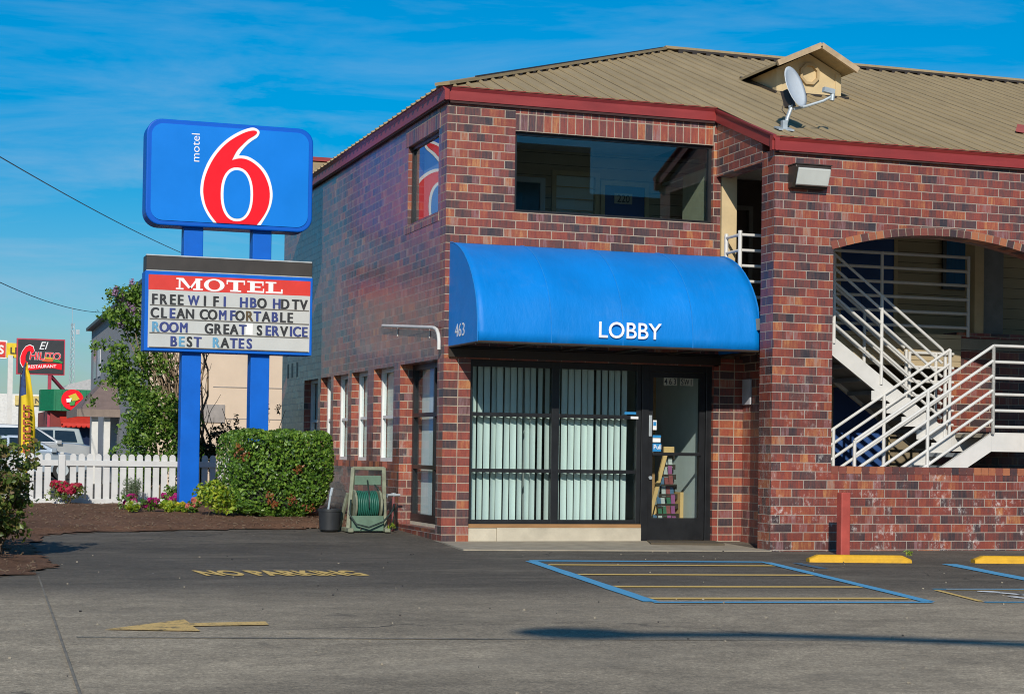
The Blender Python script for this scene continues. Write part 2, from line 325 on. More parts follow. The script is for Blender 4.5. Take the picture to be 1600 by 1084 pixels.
# ------------------------------------------------------------------ mesh helpers
class MB:
    def __init__(s): s.v = []; s.f = []; s.mi = []
    def add(s, vs, fs, mi=0):
        b = len(s.v); s.v += [tuple(p) for p in vs]
        for f in fs: s.f.append([b+i for i in f]); s.mi.append(mi)
        return s
    def box(s, x0, x1, y0, y1, z0, z1, mi=0):
        v = [(x, y, z) for z in (z0, z1) for y in (y0, y1) for x in (x0, x1)]
        return s.add(v, [(0, 2, 3, 1), (4, 5, 7, 6), (0, 1, 5, 4), (2, 6, 7, 3), (0, 4, 6, 2), (1, 3, 7, 5)], mi)
    def obox(s, c, ax, ay, az, mi=0):          # oriented box: centre + half axes
        c, ax, ay, az = map(Vector, (c, ax, ay, az))
        v = [c+ax*i+ay*j+az*k for k in (-1, 1) for j in (-1, 1) for i in (-1, 1)]
        return s.add(v, [(0, 2, 3, 1), (4, 5, 7, 6), (0, 1, 5, 4), (2, 6, 7, 3), (0, 4, 6, 2), (1, 3, 7, 5)], mi)
    def beam(s, a, b, w, h, mi=0, upv=(0, 0, 1)):
        a, b = Vector(a), Vector(b); d = (b-a); n = d.normalized(); side = n.cross(Vector(upv))
        if side.length < 1e-4: side = Vector((1, 0, 0))
        side.normalize(); u2 = side.cross(n)
        return s.obox((a+b)/2, n*d.length/2, side*w/2, u2*h/2, mi)
    def tube(s, pts, r, seg=8, mi=0, cap=True):
        pts = [Vector(p) for p in pts]; rr = r if isinstance(r, (list, tuple)) else [r]*len(pts)
        rings = []; prev = None
        for i, p in enumerate(pts):
            d = (pts[min(i+1, len(pts)-1)]-pts[max(i-1, 0)]).normalized()
            if prev is None:
                a = d.cross(Vector((0, 0, 1)))
                if a.length < .05: a = d.cross(Vector((1, 0, 0)))
            else: a = prev-d*prev.dot(d)
            a.normalize(); prev = a; b = d.cross(a)
            rings.append([p+(a*math.cos(2*math.pi*k/seg)+b*math.sin(2*math.pi*k/seg))*rr[i] for k in range(seg)])
        v = [q for g in rings for q in g]; f = []
        for i in range(len(pts)-1):
            for k in range(seg):
                k2 = (k+1) % seg; f.append((i*seg+k, i*seg+k2, (i+1)*seg+k2, (i+1)*seg+k))
        if cap: f.append(tuple(reversed(range(seg)))); f.append(tuple((len(pts)-1)*seg+k for k in range(seg)))
        return s.add(v, f, mi)
    def prism(s, poly, fn, a, b, mi=0):        # 2-D polygon, fn(u,v,t)->xyz
        n = len(poly); v = [fn(u, w, a) for u, w in poly]+[fn(u, w, b) for u, w in poly]
        f = [tuple(range(n))[::-1], tuple(range(n, 2*n))]+[(i, (i+1) % n, n+(i+1) % n, n+i) for i in range(n)]
        return s.add(v, f, mi)
    def poly(s, pts, mi=0): return s.add(pts, [tuple(range(len(pts)))], mi)
    def wall(s, axis, a0, a1, z0, z1, t0, t1, holes=(), mi=0):
        A = sorted({a0, a1, *[h[0] for h in holes], *[h[1] for h in holes]}); Z = sorted({z0, z1, *[h[2] for h in holes], *[h[3] for h in holes]})
        A = [q for q in A if a0 <= q <= a1]; Z = [q for q in Z if z0 <= q <= z1]
        P = (lambda a, z, t: (a, t, z)) if axis == 'x' else (lambda a, z, t: (t, a, z))
        def full(i, j):
            if i < 0 or j < 0 or i >= len(A)-1 or j >= len(Z)-1: return False
            ca, cz = (A[i]+A[i+1])/2, (Z[j]+Z[j+1])/2
            return not any(h[0] < ca < h[1] and h[2] < cz < h[3] for h in holes)
        for i in range(len(A)-1):
            for j in range(len(Z)-1):
                if not full(i, j): continue
                x0, x1, y0, y1 = A[i], A[i+1], Z[j], Z[j+1]
                q = lambda t: [P(x0, y0, t), P(x1, y0, t), P(x1, y1, t), P(x0, y1, t)]
                s.poly(q(t0), mi); s.poly(q(t1), mi)
                if not full(i-1, j): s.poly([P(x0, y0, t0), P(x0, y1, t0), P(x0, y1, t1), P(x0, y0, t1)], mi)
                if not full(i+1, j): s.poly([P(x1, y0, t0), P(x1, y1, t0), P(x1, y1, t1), P(x1, y0, t1)], mi)
                if not full(i, j-1): s.poly([P(x0, y0, t0), P(x1, y0, t0), P(x1, y0, t1), P(x0, y0, t1)], mi)
                if not full(i, j+1): s.poly([P(x0, y1, t0), P(x1, y1, t0), P(x1, y1, t1), P(x0, y1, t1)], mi)
        return s
    def text(s, txt, size, origin, xd, yd, mi=0, bold=0., sx=1., align='LEFT', depth=0., shear=0., spacing=1.):
        vs, fs = textmesh(txt, bold, align, depth, shear, spacing)
        o, X, Y = Vector(origin), Vector(xd).normalized(), Vector(yd).normalized(); Z = X.cross(Y)
        return s.add([o+X*(p[0]*size*sx)+Y*(p[1]*size)+Z*p[2]*size for p in vs], fs, mi)
    def build(s, name, mats, parent=None, smooth=False, bevel=0, label=None):
        me = bpy.data.meshes.new(name); me.from_pydata(s.v, [], s.f)
        mats = mats if isinstance(mats, (list, tuple)) else [mats]
        for m in mats: me.materials.append(m)
        me.polygons.foreach_set('material_index', s.mi)
        if smooth: me.polygons.foreach_set('use_smooth', [True]*len(s.f))
        o = bpy.data.objects.new(name, me); COL.objects.link(o)
        if parent: o.parent = parent
        if bevel:
            b = o.modifiers.new('bevel', 'BEVEL'); b.width = bevel; b.segments = 2; b.limit_method = 'ANGLE'
        if label: o['label'] = label
        if smooth == 2:
            try: me.set_sharp_from_angle(angle=R(35))
            except Exception: pass
        return o

_tc = {}
def textmesh(txt, bold, align, depth, shear, spacing):
    k = (txt, bold, align, depth, shear, spacing)
    if k in _tc: return _tc[k]
    c = bpy.data.curves.new('text', 'FONT'); c.body = txt; c.align_x = align; c.offset = bold; c.extrude = depth; c.shear = shear; c.space_character = spacing; c.resolution_u = 4
    o = bpy.data.objects.new('text', c); COL.objects.link(o)
    dg = bpy.context.evaluated_depsgraph_get(); me = bpy.data.meshes.new_from_object(o.evaluated_get(dg))
    r = ([tuple(v.co) for v in me.vertices], [tuple(p.vertices) for p in me.polygons])
    bpy.data.objects.remove(o); bpy.data.curves.remove(c); bpy.data.meshes.remove(me)
    _tc[k] = r; return r

def empty(name, loc=(0, 0, 0), label=None, cat=None, group=None, rz=0):
    o = bpy.data.objects.new(name, None); COL.objects.link(o); o.location = loc; o.rotation_euler = (0, 0, rz); o.empty_display_size = .2
    return tag(o, label, cat, group)
def tag(o, label=None, cat=None, group=None, kind=None):
    if label: o['label'] = label
    if cat: o['category'] = cat
    if group: o['group'] = group
    if kind: o['kind'] = kind
    return o
def copy_tree(o, parent=None):
    kids = [c for c in bpy.data.objects if c.parent == o]
    c = o.copy(); COL.objects.link(c)
    if parent: c.parent = parent
    for k in kids: copy_tree(k, c)
    return c
def arc(cx, cy, r, a0, a1, n): return [(cx+r*math.cos(R(a0+(a1-a0)*i/n)), cy+r*math.sin(R(a0+(a1-a0)*i/n))) for i in range(n+1)]

def gh(x, y):                               # ground height: rises gently to the planting bed, level again beyond
    if y <= -1: return 0.
    if y < 6: h = .2*(y+1)/7
    elif y < 20: h = .2
    elif y < 30: h = .2*(30-y)/10
    else: h = 0.
    return h
XZ = lambda y: (lambda u, v, t: (u, t, v))

# ------------------------------------------------------------------ ground
mb = MB()
def frange(a, b, s):
    r = []; x = a
    while x < b-1e-6: r.append(x); x += s
    return r
gx = [-900, -300, -100, -50]+frange(-30, 30, 1.5)+[30, 60, 120, 300, 900]
gy = [-300, -100, -50]+frange(-32, 34, 1.)+[34, 50, 80, 120, 300, 900, 1800]
for y in gy:
    for x in gx: mb.v.append((x, y, gh(x, y)-.002))
nx = len(gx)
for j in range(len(gy)-1):
    for i in range(nx-1): mb.f.append([j*nx+i, j*nx+i+1, (j+1)*nx+i+1, (j+1)*nx+i]); mb.mi.append(0)
tag(mb.build('ground', M['asphalt'], smooth=True), kind='structure')

# mulch bed (follows the ground, lumpy)
def bed(name, poly, mat, step=.14, h=.05, rag=.06):
    def inside(x, y):
        c = False; n = len(poly)
        for i in range(n):
            (x1, y1), (x2, y2) = poly[i], poly[(i+1) % n]
            if (y1 > y) != (y2 > y) and x < (x2-x1)*(y-y1)/(y2-y1)+x1: c = not c
        return c
    xs = [p[0] for p in poly]; ys = [p[1] for p in poly]; m = MB(); idx = {}
    def vid(i, j):
        if (i, j) not in idx:
            x = min(xs)+i*step; y = min(ys)+j*step; k = (i, j)
            rnd = random.Random(i*7919+j*104729); edge = not all(inside(x+dx, y+dy) for dx in (-.25, .25) for dy in (-.25, .25))
            idx[k] = len(m.v); m.v.append((x+rnd.uniform(-rag, rag)*(1 if edge else .5), y+rnd.uniform(-rag, rag)*(1 if edge else .5), gh(x, y)+(.004+rnd.uniform(0, .012) if edge else h*rnd.uniform(.5, 1.1))))
        return idx[(i, j)]
    for i in range(int((max(xs)-min(xs))/step)+1):
        for j in range(int((max(ys)-min(ys))/step)+1):
            x = min(xs)+(i+.5)*step; y = min(ys)+(j+.5)*step
            if inside(x, y): m.f.append([vid(i, j), vid(i+1, j), vid(i+1, j+1), vid(i, j+1)]); m.mi.append(0)
    return m.build(name, mat, smooth=True)
tag(bed('mulch_bed', [(-10, 7.7), (-.05, 7.7), (-.05, 2.35), (-.45, 2.15), (-.83, 2.08), (-2.4, 1.85), (-4, 1.44), (-4.5, .9), (-4.75, -1.2), (-4.72, -3.6), (-4.95, -4.5), (-5.4, -5.1), (-10, -5.6)], M['mulch']), kind='structure')
# entry slab
mb = MB(); mb.prism([(-.1, -1.25), (3.49, -1.66), (3.49, -.004), (3.88, -.004), (3.88, .25), (-.02, .25), (-.02, -.1)], lambda u, v, t: (u, v, t if t < 0 else .006+.030*max(0, min(1, (v+1.6)/1.5))), -.1, .035)
tag(mb.build('entry_pavement', M['concrete']), kind='structure')
# loose bark chips on the mulch and gravel specks on the asphalt
mb = MB(); rnd = random.Random(3)
for i in range(900):
    x = rnd.uniform(-5.6, -.3); y = rnd.uniform(1.4, 7); y = y if y > 1.5 or x > -4 else 2
    if i > 640: x = rnd.uniform(-6.5, -4.85); y = rnd.uniform(-5, 1)
    a = rnd.uniform(0, 6.28); l = rnd.uniform(.006, .022); w = l*rnd.uniform(.2, .5); z = gh(x, y)+.055
    mb.obox((x, y, z), (l*math.cos(a), l*math.sin(a), rnd.uniform(-.01, .01)), (-w*math.sin(a), w*math.cos(a), 0), (0, 0, .004), rnd.choice((0, 0, 1)))
tag(mb.build('bark_chips', [M['bark'], M['bark']]), 'loose bark chips scattered over the planting bed by the white fence', 'bark chips', kind='stuff')
mb = MB()
for i in range(170):
    x = rnd.uniform(-5.5, 4); y = rnd.uniform(-13, -1.5); s_ = rnd.uniform(.002, .008); a = rnd.uniform(0, 6)
    mb.obox((x, y, gh(x, y)+s_*.5), (s_*math.cos(a), s_*math.sin(a), 0), (-s_*math.sin(a)*.7, s_*math.cos(a)*.7, 0), (0, 0, s_*.6), rnd.choice((0, 0, 1)))
tag(mb.build('gravel', [M['concrete'], M['capblack']]), 'loose gravel and grit scattered on the asphalt', 'gravel', kind='stuff')

# ------------------------------------------------------------------ painted markings
GZ = .004
def stripe(m, a, b, w, mi=0, z=GZ):
    a, b = Vector((*a, z)), Vector((*b, z)); d = (b-a).normalized(); n = Vector((-d.y, d.x, 0))*w/2
    k = max(1, int((b-a).length/.4)); rn = random.Random(int(a.x*1000+b.y*77))
    L_ = [(a+(b-a)*i/k+n*rn.uniform(.9, 1.08)) for i in range(k+1)]; R_ = [(a+(b-a)*i/k-n*rn.uniform(.9, 1.08)) for i in range(k+1)]
    for i in range(k): m.poly([L_[i], R_[i], R_[i+1], L_[i+1]], mi)
def lerp(a, b, t): return (a[0]+(b[0]-a[0])*t, a[1]+(b[1]-a[1])*t)
TL, TR, BR, BL = (.03, -3.14), (2.46, -3.55), (1.47, -8.35), (-.69, -8.03)
root = empty('parking_hatch_marking', (.8, -5.8, 0), 'blue outlined access aisle with four yellow hatch lines painted before the lobby', 'road marking')
def rebase(o, r): o.matrix_parent_inverse = Matrix.Translation(-Vector(r.location)); return o
mb = MB(); stripe(mb, TL, TR, .17); stripe(mb, BL, BR, .12)
stripe(mb, lerp(TL, BL, .014), lerp(TL, BL, .986), .12); stripe(mb, lerp(TR, BR, .014), lerp(TR, BR, .986), .11)
rebase(mb.build('outline', M['p_blue'], root), root)
for t in (.125, .40, .69, .93):
    mb = MB(); stripe(mb, lerp(lerp(TL, BL, t), lerp(TR, BR, t), .03), lerp(lerp(TL, BL, t), lerp(TR, BR, t), .97), .15); rebase(mb.build('hatch_line', M['p_yellow'], root), root)
mb = MB(); stripe(mb, (4.33, -4.05), (3.2, -8.6), .16)
tag(mb.build('parking_line', M['p_blue']), 'single blue parking bay line slanting off right of the first yellow wheel stop', 'road marking')
mb = MB(); stripe(mb, (2.72, -3.75), (2.58, -4.6), .10)
tag(mb.build('parking_line', paint('faded_blue_road_paint', (.06, .16, .26), .47)), 'short worn blue line stub before the first yellow wheel stop', 'road marking')
# wheelchair bay emblem
root = empty('accessible_bay_marking', (2.9, -7.8, 0), 'white wheelchair symbol in a blue and yellow box painted on the asphalt', 'road marking')
q = [(2.22, -7.15), (3.5, -7.35), (3.2, -8.6), (1.9, -8.4)]
mb = MB(); stripe(mb, q[0], q[1], .07); stripe(mb, q[2], q[3], .07); stripe(mb, lerp(q[1], q[2], .05), lerp(q[1], q[2], .95), .07); rebase(mb.build('outline', M['p_blue'], root), root)
mb = MB(); stripe(mb, (2.3, -7.24), (3.4, -7.42), .05); stripe(mb, lerp(q[0], q[3], .08), lerp(q[0], q[3], .95), .05); rebase(mb.build('inner_line', M['p_yellow'], root), root)
mb = MB()
def isa(u, v): return (2.72+u*.95+v*-.22, -7.95+u*-.13+v*1.02)
pts = arc(-.02, -.18, .30, 150, 380, 14)
for a, b in zip(pts, pts[1:]): stripe(mb, isa(*a), isa(*b), .085)
for a, b in (((-.06, .36), (-.02, .02)), ((-.04, .02), (.22, 0)), ((.22, 0), (.36, -.36)), ((.36, -.36), (.46, -.32)), ((-.04, .18), (.18, .17))): stripe(mb, isa(*a), isa(*b), .09)
mb.poly([Vector((*isa(*p), GZ)) for p in arc(-.07, .46, .085, 0, 330, 11)])
rebase(mb.build('symbol', M['p_white'], root), root)
mb = MB(); xd = Vector((1.463, -.162, 0)); mb.text('NO PARKING', .88, (-3.52, -4.87, GZ), xd, (-.05, 1, 0), sx=.268, bold=.035)
tag(mb.build('no_parking_lettering', M['p_yellow']), 'yellow words NO PARKING painted on the asphalt', 'road marking')
mb = MB(); mb.poly([(-4.80, -9.35, GZ), (-4.26, -9.55, GZ), (-4.26, -9.24, GZ), (-3.79, -9.24, GZ), (-3.77, -9.02, GZ), (-4.25, -9.05, GZ), (-4.25, -8.80, GZ)])
tag(mb.build('painted_arrow', M['p_faded']), 'worn yellow arrow pointing left painted on the asphalt', 'road marking')
# seam of the older pavement at left
mb = MB(); stripe(mb, (-4.9, -4.8), (-5.02, -8), .014, 0); stripe(mb, (-5.02, -8), (-5.2, -12.6), .014, 0)
tag(mb.build('pavement_seam', simple('tar_seam', (.20, .175, .135), .9, amt=.4)), 'dark tar joint along the left edge of the pavement', 'pavement joint', kind='structure')
mb = MB(); stripe(mb, (-5.0, -9.75), (-2.6, -10.3), .03); stripe(mb, (-2.6, -10.3), (1.5, -11.2), .02)
tag(mb.build('road_seam', simple('old_road_joint', (.17, .15, .12), .9, amt=.5)), kind='structure')

# ------------------------------------------------------------------ MOTEL BUILDING
BD = empty('motel_building', (0, 0, 0), 'two storey brick motel with tan metal roof, red trim and corner lobby', 'building')
H2 = 2.72
# front wall upper
mb = MB(); mb.wall('x', 0, 3.56, 2.2, 5.26, 0, .22, [(.852, 3.46, 3.98, 5.27)]); mb.build('front_wall', M['brick'], BD)
mb = MB(); mb.box(.853, 3.459, .002, .2, 4.952, 5.26); mb.build('lintel', M['soldier'], BD)
# left pillar + panel right of door
mb = MB(); mb.box(0, .335, 0, .26, -.05, 2.199); mb.build('corner_pillar', M['stack'], BD)
mb = MB(); mb.box(3.5, 3.9, 0, .22, -.05, 2.30); mb.build('brick_pier', M['stack'], BD)
mb = MB(); mb.box(3.9, 4.1, -1.27, .25, -.05, 2.58); mb.build('return_wall', M['brick'], BD)
# side wall
wins = [(2.33, 3.40), (3.75, 4.70), (4.92, 5.88), (6.06, 6.78), (6.96, 8.0)]
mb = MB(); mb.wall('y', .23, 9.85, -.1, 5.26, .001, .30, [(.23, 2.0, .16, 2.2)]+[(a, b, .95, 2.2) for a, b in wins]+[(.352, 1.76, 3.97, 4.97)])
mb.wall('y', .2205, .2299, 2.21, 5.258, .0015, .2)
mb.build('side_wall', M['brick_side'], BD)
MB().box(-.006, .05, .30, 1.86, 3.86, 3.965).build('window_ledge', M['soldier'], BD); MB().box(-.006, .05, .30, 1.86, 4.975, 5.22).build('soldier_band', M['soldier'], BD)
# body / back walls
mb = MB(); mb.box(.3, 14, 9.6, 9.85, 0, 5.26); mb.box(13.8, 14, 2.2, 9.6, 0, 5.3); mb.build('rear_wall', M['brick'], BD)
# wing arch wall
AX0, AX1, AZ, APK = 4.275, 7.20, 3.535, 3.765
def archz(x, zs=AZ, zp=APK):
    c = (AX0+AX1)/2; h = (AX1-AX0)/2; rise = zp-zs; r = (h*h+rise*rise)/(2*rise); return zs-r+rise+math.sqrt(max(0, r*r-(x-c)**2))
mb = MB(); y0, y1, top = -1.6, -1.27, 4.66
for X0, X1, z0, z1 in ((3.5, AX0, -.1, top), (AX0, AX1, -.1, .985), (AX1, 9.5, -.1, top)):
    mb.box(X0, X1, y0, y1, z0, z1) if X0 != AX0 else mb.box(X0+.0005, X1-.0005, y0+.0015, y1-.001, z0, z1)
NA = 28
for i in range(NA):
    xa, xb = AX0+(AX1-AX0)*i/NA, AX0+(AX1-AX0)*(i+1)/NA; za, zb = archz(xa)+.09, archz(xb)+.09
    mb.poly([(xa, y0, za), (xb, y0, zb), (xb, y0, top), (xa, y0, top)]); mb.poly([(xa, y1, za), (xb, y1, zb), (xb, y1, top), (xa, y1, top)])
    mb.poly([(xa, y0+.01, za-.088), (xb, y0+.01, zb-.088), (xb, y1, zb-.088), (xa, y1, za-.088)])
mb.build('arch_wall', M['brick_stain'], BD)
mb = MB(); nb = 30
for i in range(nb):
    xa, xb = AX0-.02+(AX1-AX0+.04)*(i+.06)/nb, AX0-.02+(AX1-AX0+.04)*(i+.94)/nb
    xc = (xa+xb)/2; za, zb = archz(min(max(xa, AX0), AX1)), archz(min(max(xb, AX0), AX1)); tl = (xc-(AX0+AX1)/2)/4.2*.09
    mb.add([(xa, y0-.006, za), (xb, y0-.006, zb), (xb+tl, y0-.006, zb+.088), (xa+tl, y0-.006, za+.088), (xa, y0+.2, za), (xb, y0+.2, zb), (xb+tl, y0+.2, zb+.088), (xa+tl, y0+.2, za+.088)],
           [(0, 1, 2, 3), (0, 4, 5, 1), (1, 5, 6, 2), (3, 2, 6, 7), (0, 3, 7, 4)])
mb.build('arch_ring', M['ibrick'], BD)
mb = MB()
for i in range(NA):
    xa, xb = AX0+(AX1-AX0)*i/NA, AX0+(AX1-AX0)*(i+1)/NA
    mb.add([(xa, y0-.001, archz(xa)+.002), (xb, y0-.001, archz(xb)+.002), (xb, y0-.001, archz(xb)+.093), (xa, y0-.001, archz(xa)+.093)], [(0, 1, 2, 3)])
mb.build('arch_mortar', M['mortar'], BD)
nbk = int((9.5-AX0)/.1016); mb = MB()
for i in range(nbk):
    x = AX0+.004+i*.1016
    if x+.1 > AX1: break
    mb.box(x, x+.093, y0-.004, y1+.004, .905, .992)
mb.build('wall_cap', M['ibrick'], BD)
# sloped lintel on the return, parallel to the view
mb = MB(); mb.prism([(-1.268, 4.56), (-.001, 4.56), (-.001, 5.26), (-1.268, 4.77)], lambda u, v, t: (t, u, v), 3.501, 3.7); mb.build('return_lintel', M['brick'], BD)
# second floor slab + walkway edge
mb = MB(); mb.box(.31, 3.899, .23, 2.2, 2.57, H2); mb.box(3.9, 14, .62, 2.2, 2.57, H2); mb.box(4.102, 4.86, -.27, .6, 2.585, H2); mb.box(4.102, 4.3, -1.26, -.271, 2.585, H2); mb.box(3.52, 4.101, -1.26, .229, 2.585, H2)
mb.build('floor_slab', M['concrete'], BD)
mb = MB(); mb.box(5.001, 7.4, .58, .619, 2.33, 2.76); mb.build('walkway_fascia', M['siding'], BD)
# room walls
mb = MB(); mb.wall('x', .31, 14, H2, 5.16, 2.2, 2.35, [(2.16, 2.72, 4.03, 4.82)]); mb.build('room_wall', M['siding'], BD)
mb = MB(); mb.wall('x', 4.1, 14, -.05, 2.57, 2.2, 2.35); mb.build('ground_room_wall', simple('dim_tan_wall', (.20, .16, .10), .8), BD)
mb = MB(); mb.box(3.575, 3.78, -.01, 1.2, H2, 4.75); mb.build('cream_post', M['cream'], BD)
mb = MB(); mb.box(3.781, 5.2, 1.18, 1.25, H2, 4.75); mb.build('corridor_wall', M['bronze'], BD)
dr = MB(); dr.box(3.86, 3.92, 1.12, 1.179, H2, 4.4); dr.box(4.5, 4.56, 1.12, 1.179, H2, 4.4); dr.box(3.921, 4.499, 1.12, 1.179, 4.34, 4.4)
for z in (3.2, 3.6, 4.0): dr.box(3.921, 4.499, 1.14, 1.178, z, z+.03)
dr.build('screen_door', simple('grey_screen_frame', (.10, .10, .09), .5), BD)
mb = MB(); mb.box(.31, 3.56, .23, 2.2, 5.14, 5.17); mb.box(3.71, 14, -1.26, 2.2, 4.76, 4.8); mb.build('ceiling', M['ceil'], BD)
# items on the room wall
def room_door(x0, x1, z0, z1, y, mat, plate=None):
    m = MB(); m.box(x0, x1, y-.03, y-.002, z0, z1); d = m.build('room_door', mat, BD, bevel=.004)
    m = MB(); w = .06; m.box(x0-w, x0-.001, y-.04, y-.002, z0, z1+w); m.box(x1+.001, x1+w, y-.04, y-.002, z0, z1+w); m.box(x0, x1, y-.04, y-.002, z1+.001, z1+w); m.build('door_frame', M['cream'], d)
    m = MB()
    for k in range(3):
        xx = x0+.1+k*(x1-x0-.2)/3
        m.box(xx+.02, xx+(x1-x0-.2)/3-.03, y-.036, y-.0305, z0+.2, z0+.8)
    m.build('door_panel', M['bluedoor'], d)
    if plate:
        m = MB(); m.box((x0+x1)/2-.155, (x0+x1)/2+.10, y-.05, y-.031, z0+1.76, z0+1.90, 0); m.text(plate, .145, ((x0+x1)/2-.027, y-.053, z0+1.78), (1, 0, 0), (0, 0, 1), 1, bold=.015, align='CENTER', sx=.85); m.build('number_plate', [M['plate'], M['letblack']], d)
room_door(2.86, 3.44, H2, 4.72, 2.2, M['bluedoor'], '220')
m = MB(); m.box(2.16, 2.72, 2.24, 2.26, 4.03, 4.82, 0); m.build('curtain', M['blind'], BD)
m = MB(); m.wall('x', 2.10, 2.78, 3.97, 4.88, 2.16, 2.199, [(2.16, 2.72, 4.03, 4.82)])
for z in (4.19, 4.35, 4.5, 4.66): m.box(2.161, 2.719, 2.17, 2.185, z, z+.012)
m.build('room_window_frame', M['cream'], BD)
m = MB(); m.wall('x', 1.50, 2.0, H2, 4.76, 2.15, 2.199, [(1.57, 1.93, 3.3, 4.69)]); fr_ = m.build('glazed_door_frame', M['white_wall'], BD)
m = MB(); m.box(1.571, 1.929, 2.17, 2.19, 3.301, 4.689); m.build('pane', simple('teal_pane', (.05, .12, .13), .15, spec=.8), fr_)
room_door(6.45, 7.3, H2, 4.70, 2.2, M['bluedoor'])
m = MB(); m.box(8.15, 8.95, 2.185, 2.198, 3.6, 4.55); m.build('curtain', M['curtain'], BD)
m = MB(); m.wall('x', 8.09, 9.01, 3.54, 4.61, 2.15, 2.184, [(8.15, 8.95, 3.6, 4.55)]); m.box(8.53, 8.57, 2.155, 2.18, 3.601, 4.549); m.build('room_window_frame', M['bronze'], BD)
room_door(6.35, 7.2, .02, 2.08, 2.2, M['bluedoor'])
m = MB(); m.box(7.28, 9.4, .63, .95, -.05, 2.565); m.box(7.36, 9.4, .621, .95, 2.725, 2.8)
m.build('stair_brick_wall', M['brick'], BD)
m = MB(); m.box(7.66, 7.80, .66, .9, 2.801, 4.76); m.build('tan_post', M['cream'], BD)
m = MB(); m.box(7.801, 8.2, .80, .9, 2.801, 4.76); m.build('grey_panel', simple('grey_panel', (.22, .22, .21), .7), BD)

# upper corner windows
w = MB(); w.wall('x', .853, 3.459, 3.981, 4.951, .06, .12, [(.893, 3.419, 4.016, 4.916)]); uw = w.build('upper_window', M['black'], BD, bevel=.003)
w = MB(); w.box(.894, 3.418, .085, .093, 4.017, 4.915); w.build('pane', M['darkglass'], uw)
w = MB(); w.wall('y', .353, 1.759, 3.971, 4.969, .05, .11, [(.40, 1.71, 4.0, 4.93)]); uw2 = w.build('upper_side_window', M['black'], BD)
w = MB(); w.box(.075, .083, .401, 1.709, 4.001, 4.929); w.build('pane', M['sideglass'], uw2)

MB().box(.20, .21, .40, 1.71, 3.99, 4.94).build('roller_blind', simple('upper_pale_blind', (.60, .58, .55), .8, amt=.08), uw2)
# storefront
FZ0, FZ1 = .24, 2.199
sf = MB(); t0, t1 = .07, .14
for x0, x1 in ((.336, .385), (1.392, 1.488), (2.50, 2.56)): sf.box(x0, x1, t0, t1, FZ0, FZ1)
for a, b in ((.386, 1.391), (1.489, 2.499)):
    for z0, z1 in ((FZ0, FZ0+.05), (.855, .90), (1.525, 1.572), (2.12, FZ1)): sf.box(a, b, t0+.001, t1-.001, z0, z1)
st = sf.build('storefront_window', M['black'], BD, bevel=.004)
for a, b in ((.386, 1.391), (1.489, 2.499)):
    for z0, z1 in ((.29, .855), (.90, 1.525), (1.572, 2.12)):
        g = MB(); g.box(a, b, .10, .107, z0+.001, z1-.001); g.build('pane', M['glass'], st)
def vanes(name, a, b, z0, z1, y, axis='x', seed=1, parent=None, pitch=.082, ang=30):
    m = MB(); rn = random.Random(seed); n = int((b-a)/pitch)
    for i in range(n):
        c = a+(i+.5)*(b-a)/n+rn.uniform(-.006, .006); th = R(ang+rn.uniform(-8, 8)); hw = .049
        if rn.random() < .05: th += R(25)
        pts = []
        for k in range(5):
            q = (k-2)/2*hw; bow = .006*(1-(q/hw)**2); u = q*math.cos(th)-bow*math.sin(th); v_ = q*math.sin(th)+bow*math.cos(th); pts.append((c+u, y+v_))
        b0 = len(m.v); dz = rn.uniform(-.01, .01); tw = rn.uniform(-.006, .006)
        for z, o_ in ((z0+dz, tw), (z1, 0)):
            for p in pts: m.v.append((p[0]+o_, p[1], z) if axis == 'x' else (p[1], p[0]+o_, z))
        for k in range(4): m.f.append([b0+k, b0+k+1, b0+5+k+1, b0+5+k]); m.mi.append(0)
    return m.build(name, M['blind'], parent, smooth=True)
vanes('vertical_blind', .40, 1.42, .27, 2.14, .22, seed=2, parent=st)
vanes('vertical_blind', 1.47, 2.44, .27, 2.14, .22, seed=5, parent=st)
MB().box(2.35, 2.50, .094, .0985, 1.585, 1.615).build('sticker', M['ltblue'], st, label='small blue sticker'); MB().box(2.42, 2.52, .064, .069, 1.53, 1.56).build('sticker', M['vinylwhite'], st, label='small white sticker')
mb = MB(); mb.box(.336, 2.56, .03, .20, .195, .239); mb.build('wood_sill', M['wood'], BD, bevel=.004)
mb = MB(); mb.box(.70, 2.56, .02, .22, -.05, .194); mb.box(.337, .699, .035, .22, -.05, .19); mb.build('storefront_curb', M['curb'], BD, bevel=.006)
# lobby door
fr2 = MB(); fr2.box(2.561, 2.655, .05, .15, .036, FZ1); fr2.box(3.425, 3.499, .05, .15, .036, FZ1); fr2.box(2.656, 3.424, .05, .15, 2.12, FZ1); fr2.build('door_jamb', M['black'], BD, bevel=.004)
LD0, LD1 = 2.66, 3.42
dl = MB(); dl.wall('x', LD0, LD1, .045, 2.115, .075, .125, [(LD0+.06, LD1-.075, .315, 2.05)]); door = dl.build('lobby_door', M['black'], BD, bevel=.003)
g = MB(); g.box(LD0+.061, LD1-.076, .096, .103, .316, 2.049); g.build('pane', M['glass'], door)
g = MB(); g.box(LD0+.05, LD1-.06, .045, .072, 1.085, 1.125); g.box(LD0+.05, LD0+.08, .055, .075, 1.08, 1.13); g.box(LD1-.09, LD1-.06, .055, .075, 1.08, 1.13); g.build('push_bar', M['black'], door, bevel=.006)
g = MB(); g.tube([(LD0+.03, .075, .81), (LD0+.03, .055, .81)], .022, 14); g.build('lock', M['galv'], door, smooth=2)
g = MB(); g.box(LD0+.005, LD0+.045, .066, .0745, 1.32, 1.58); g.build('handle_plate', M['galv'], door, bevel=.006)
g = MB()
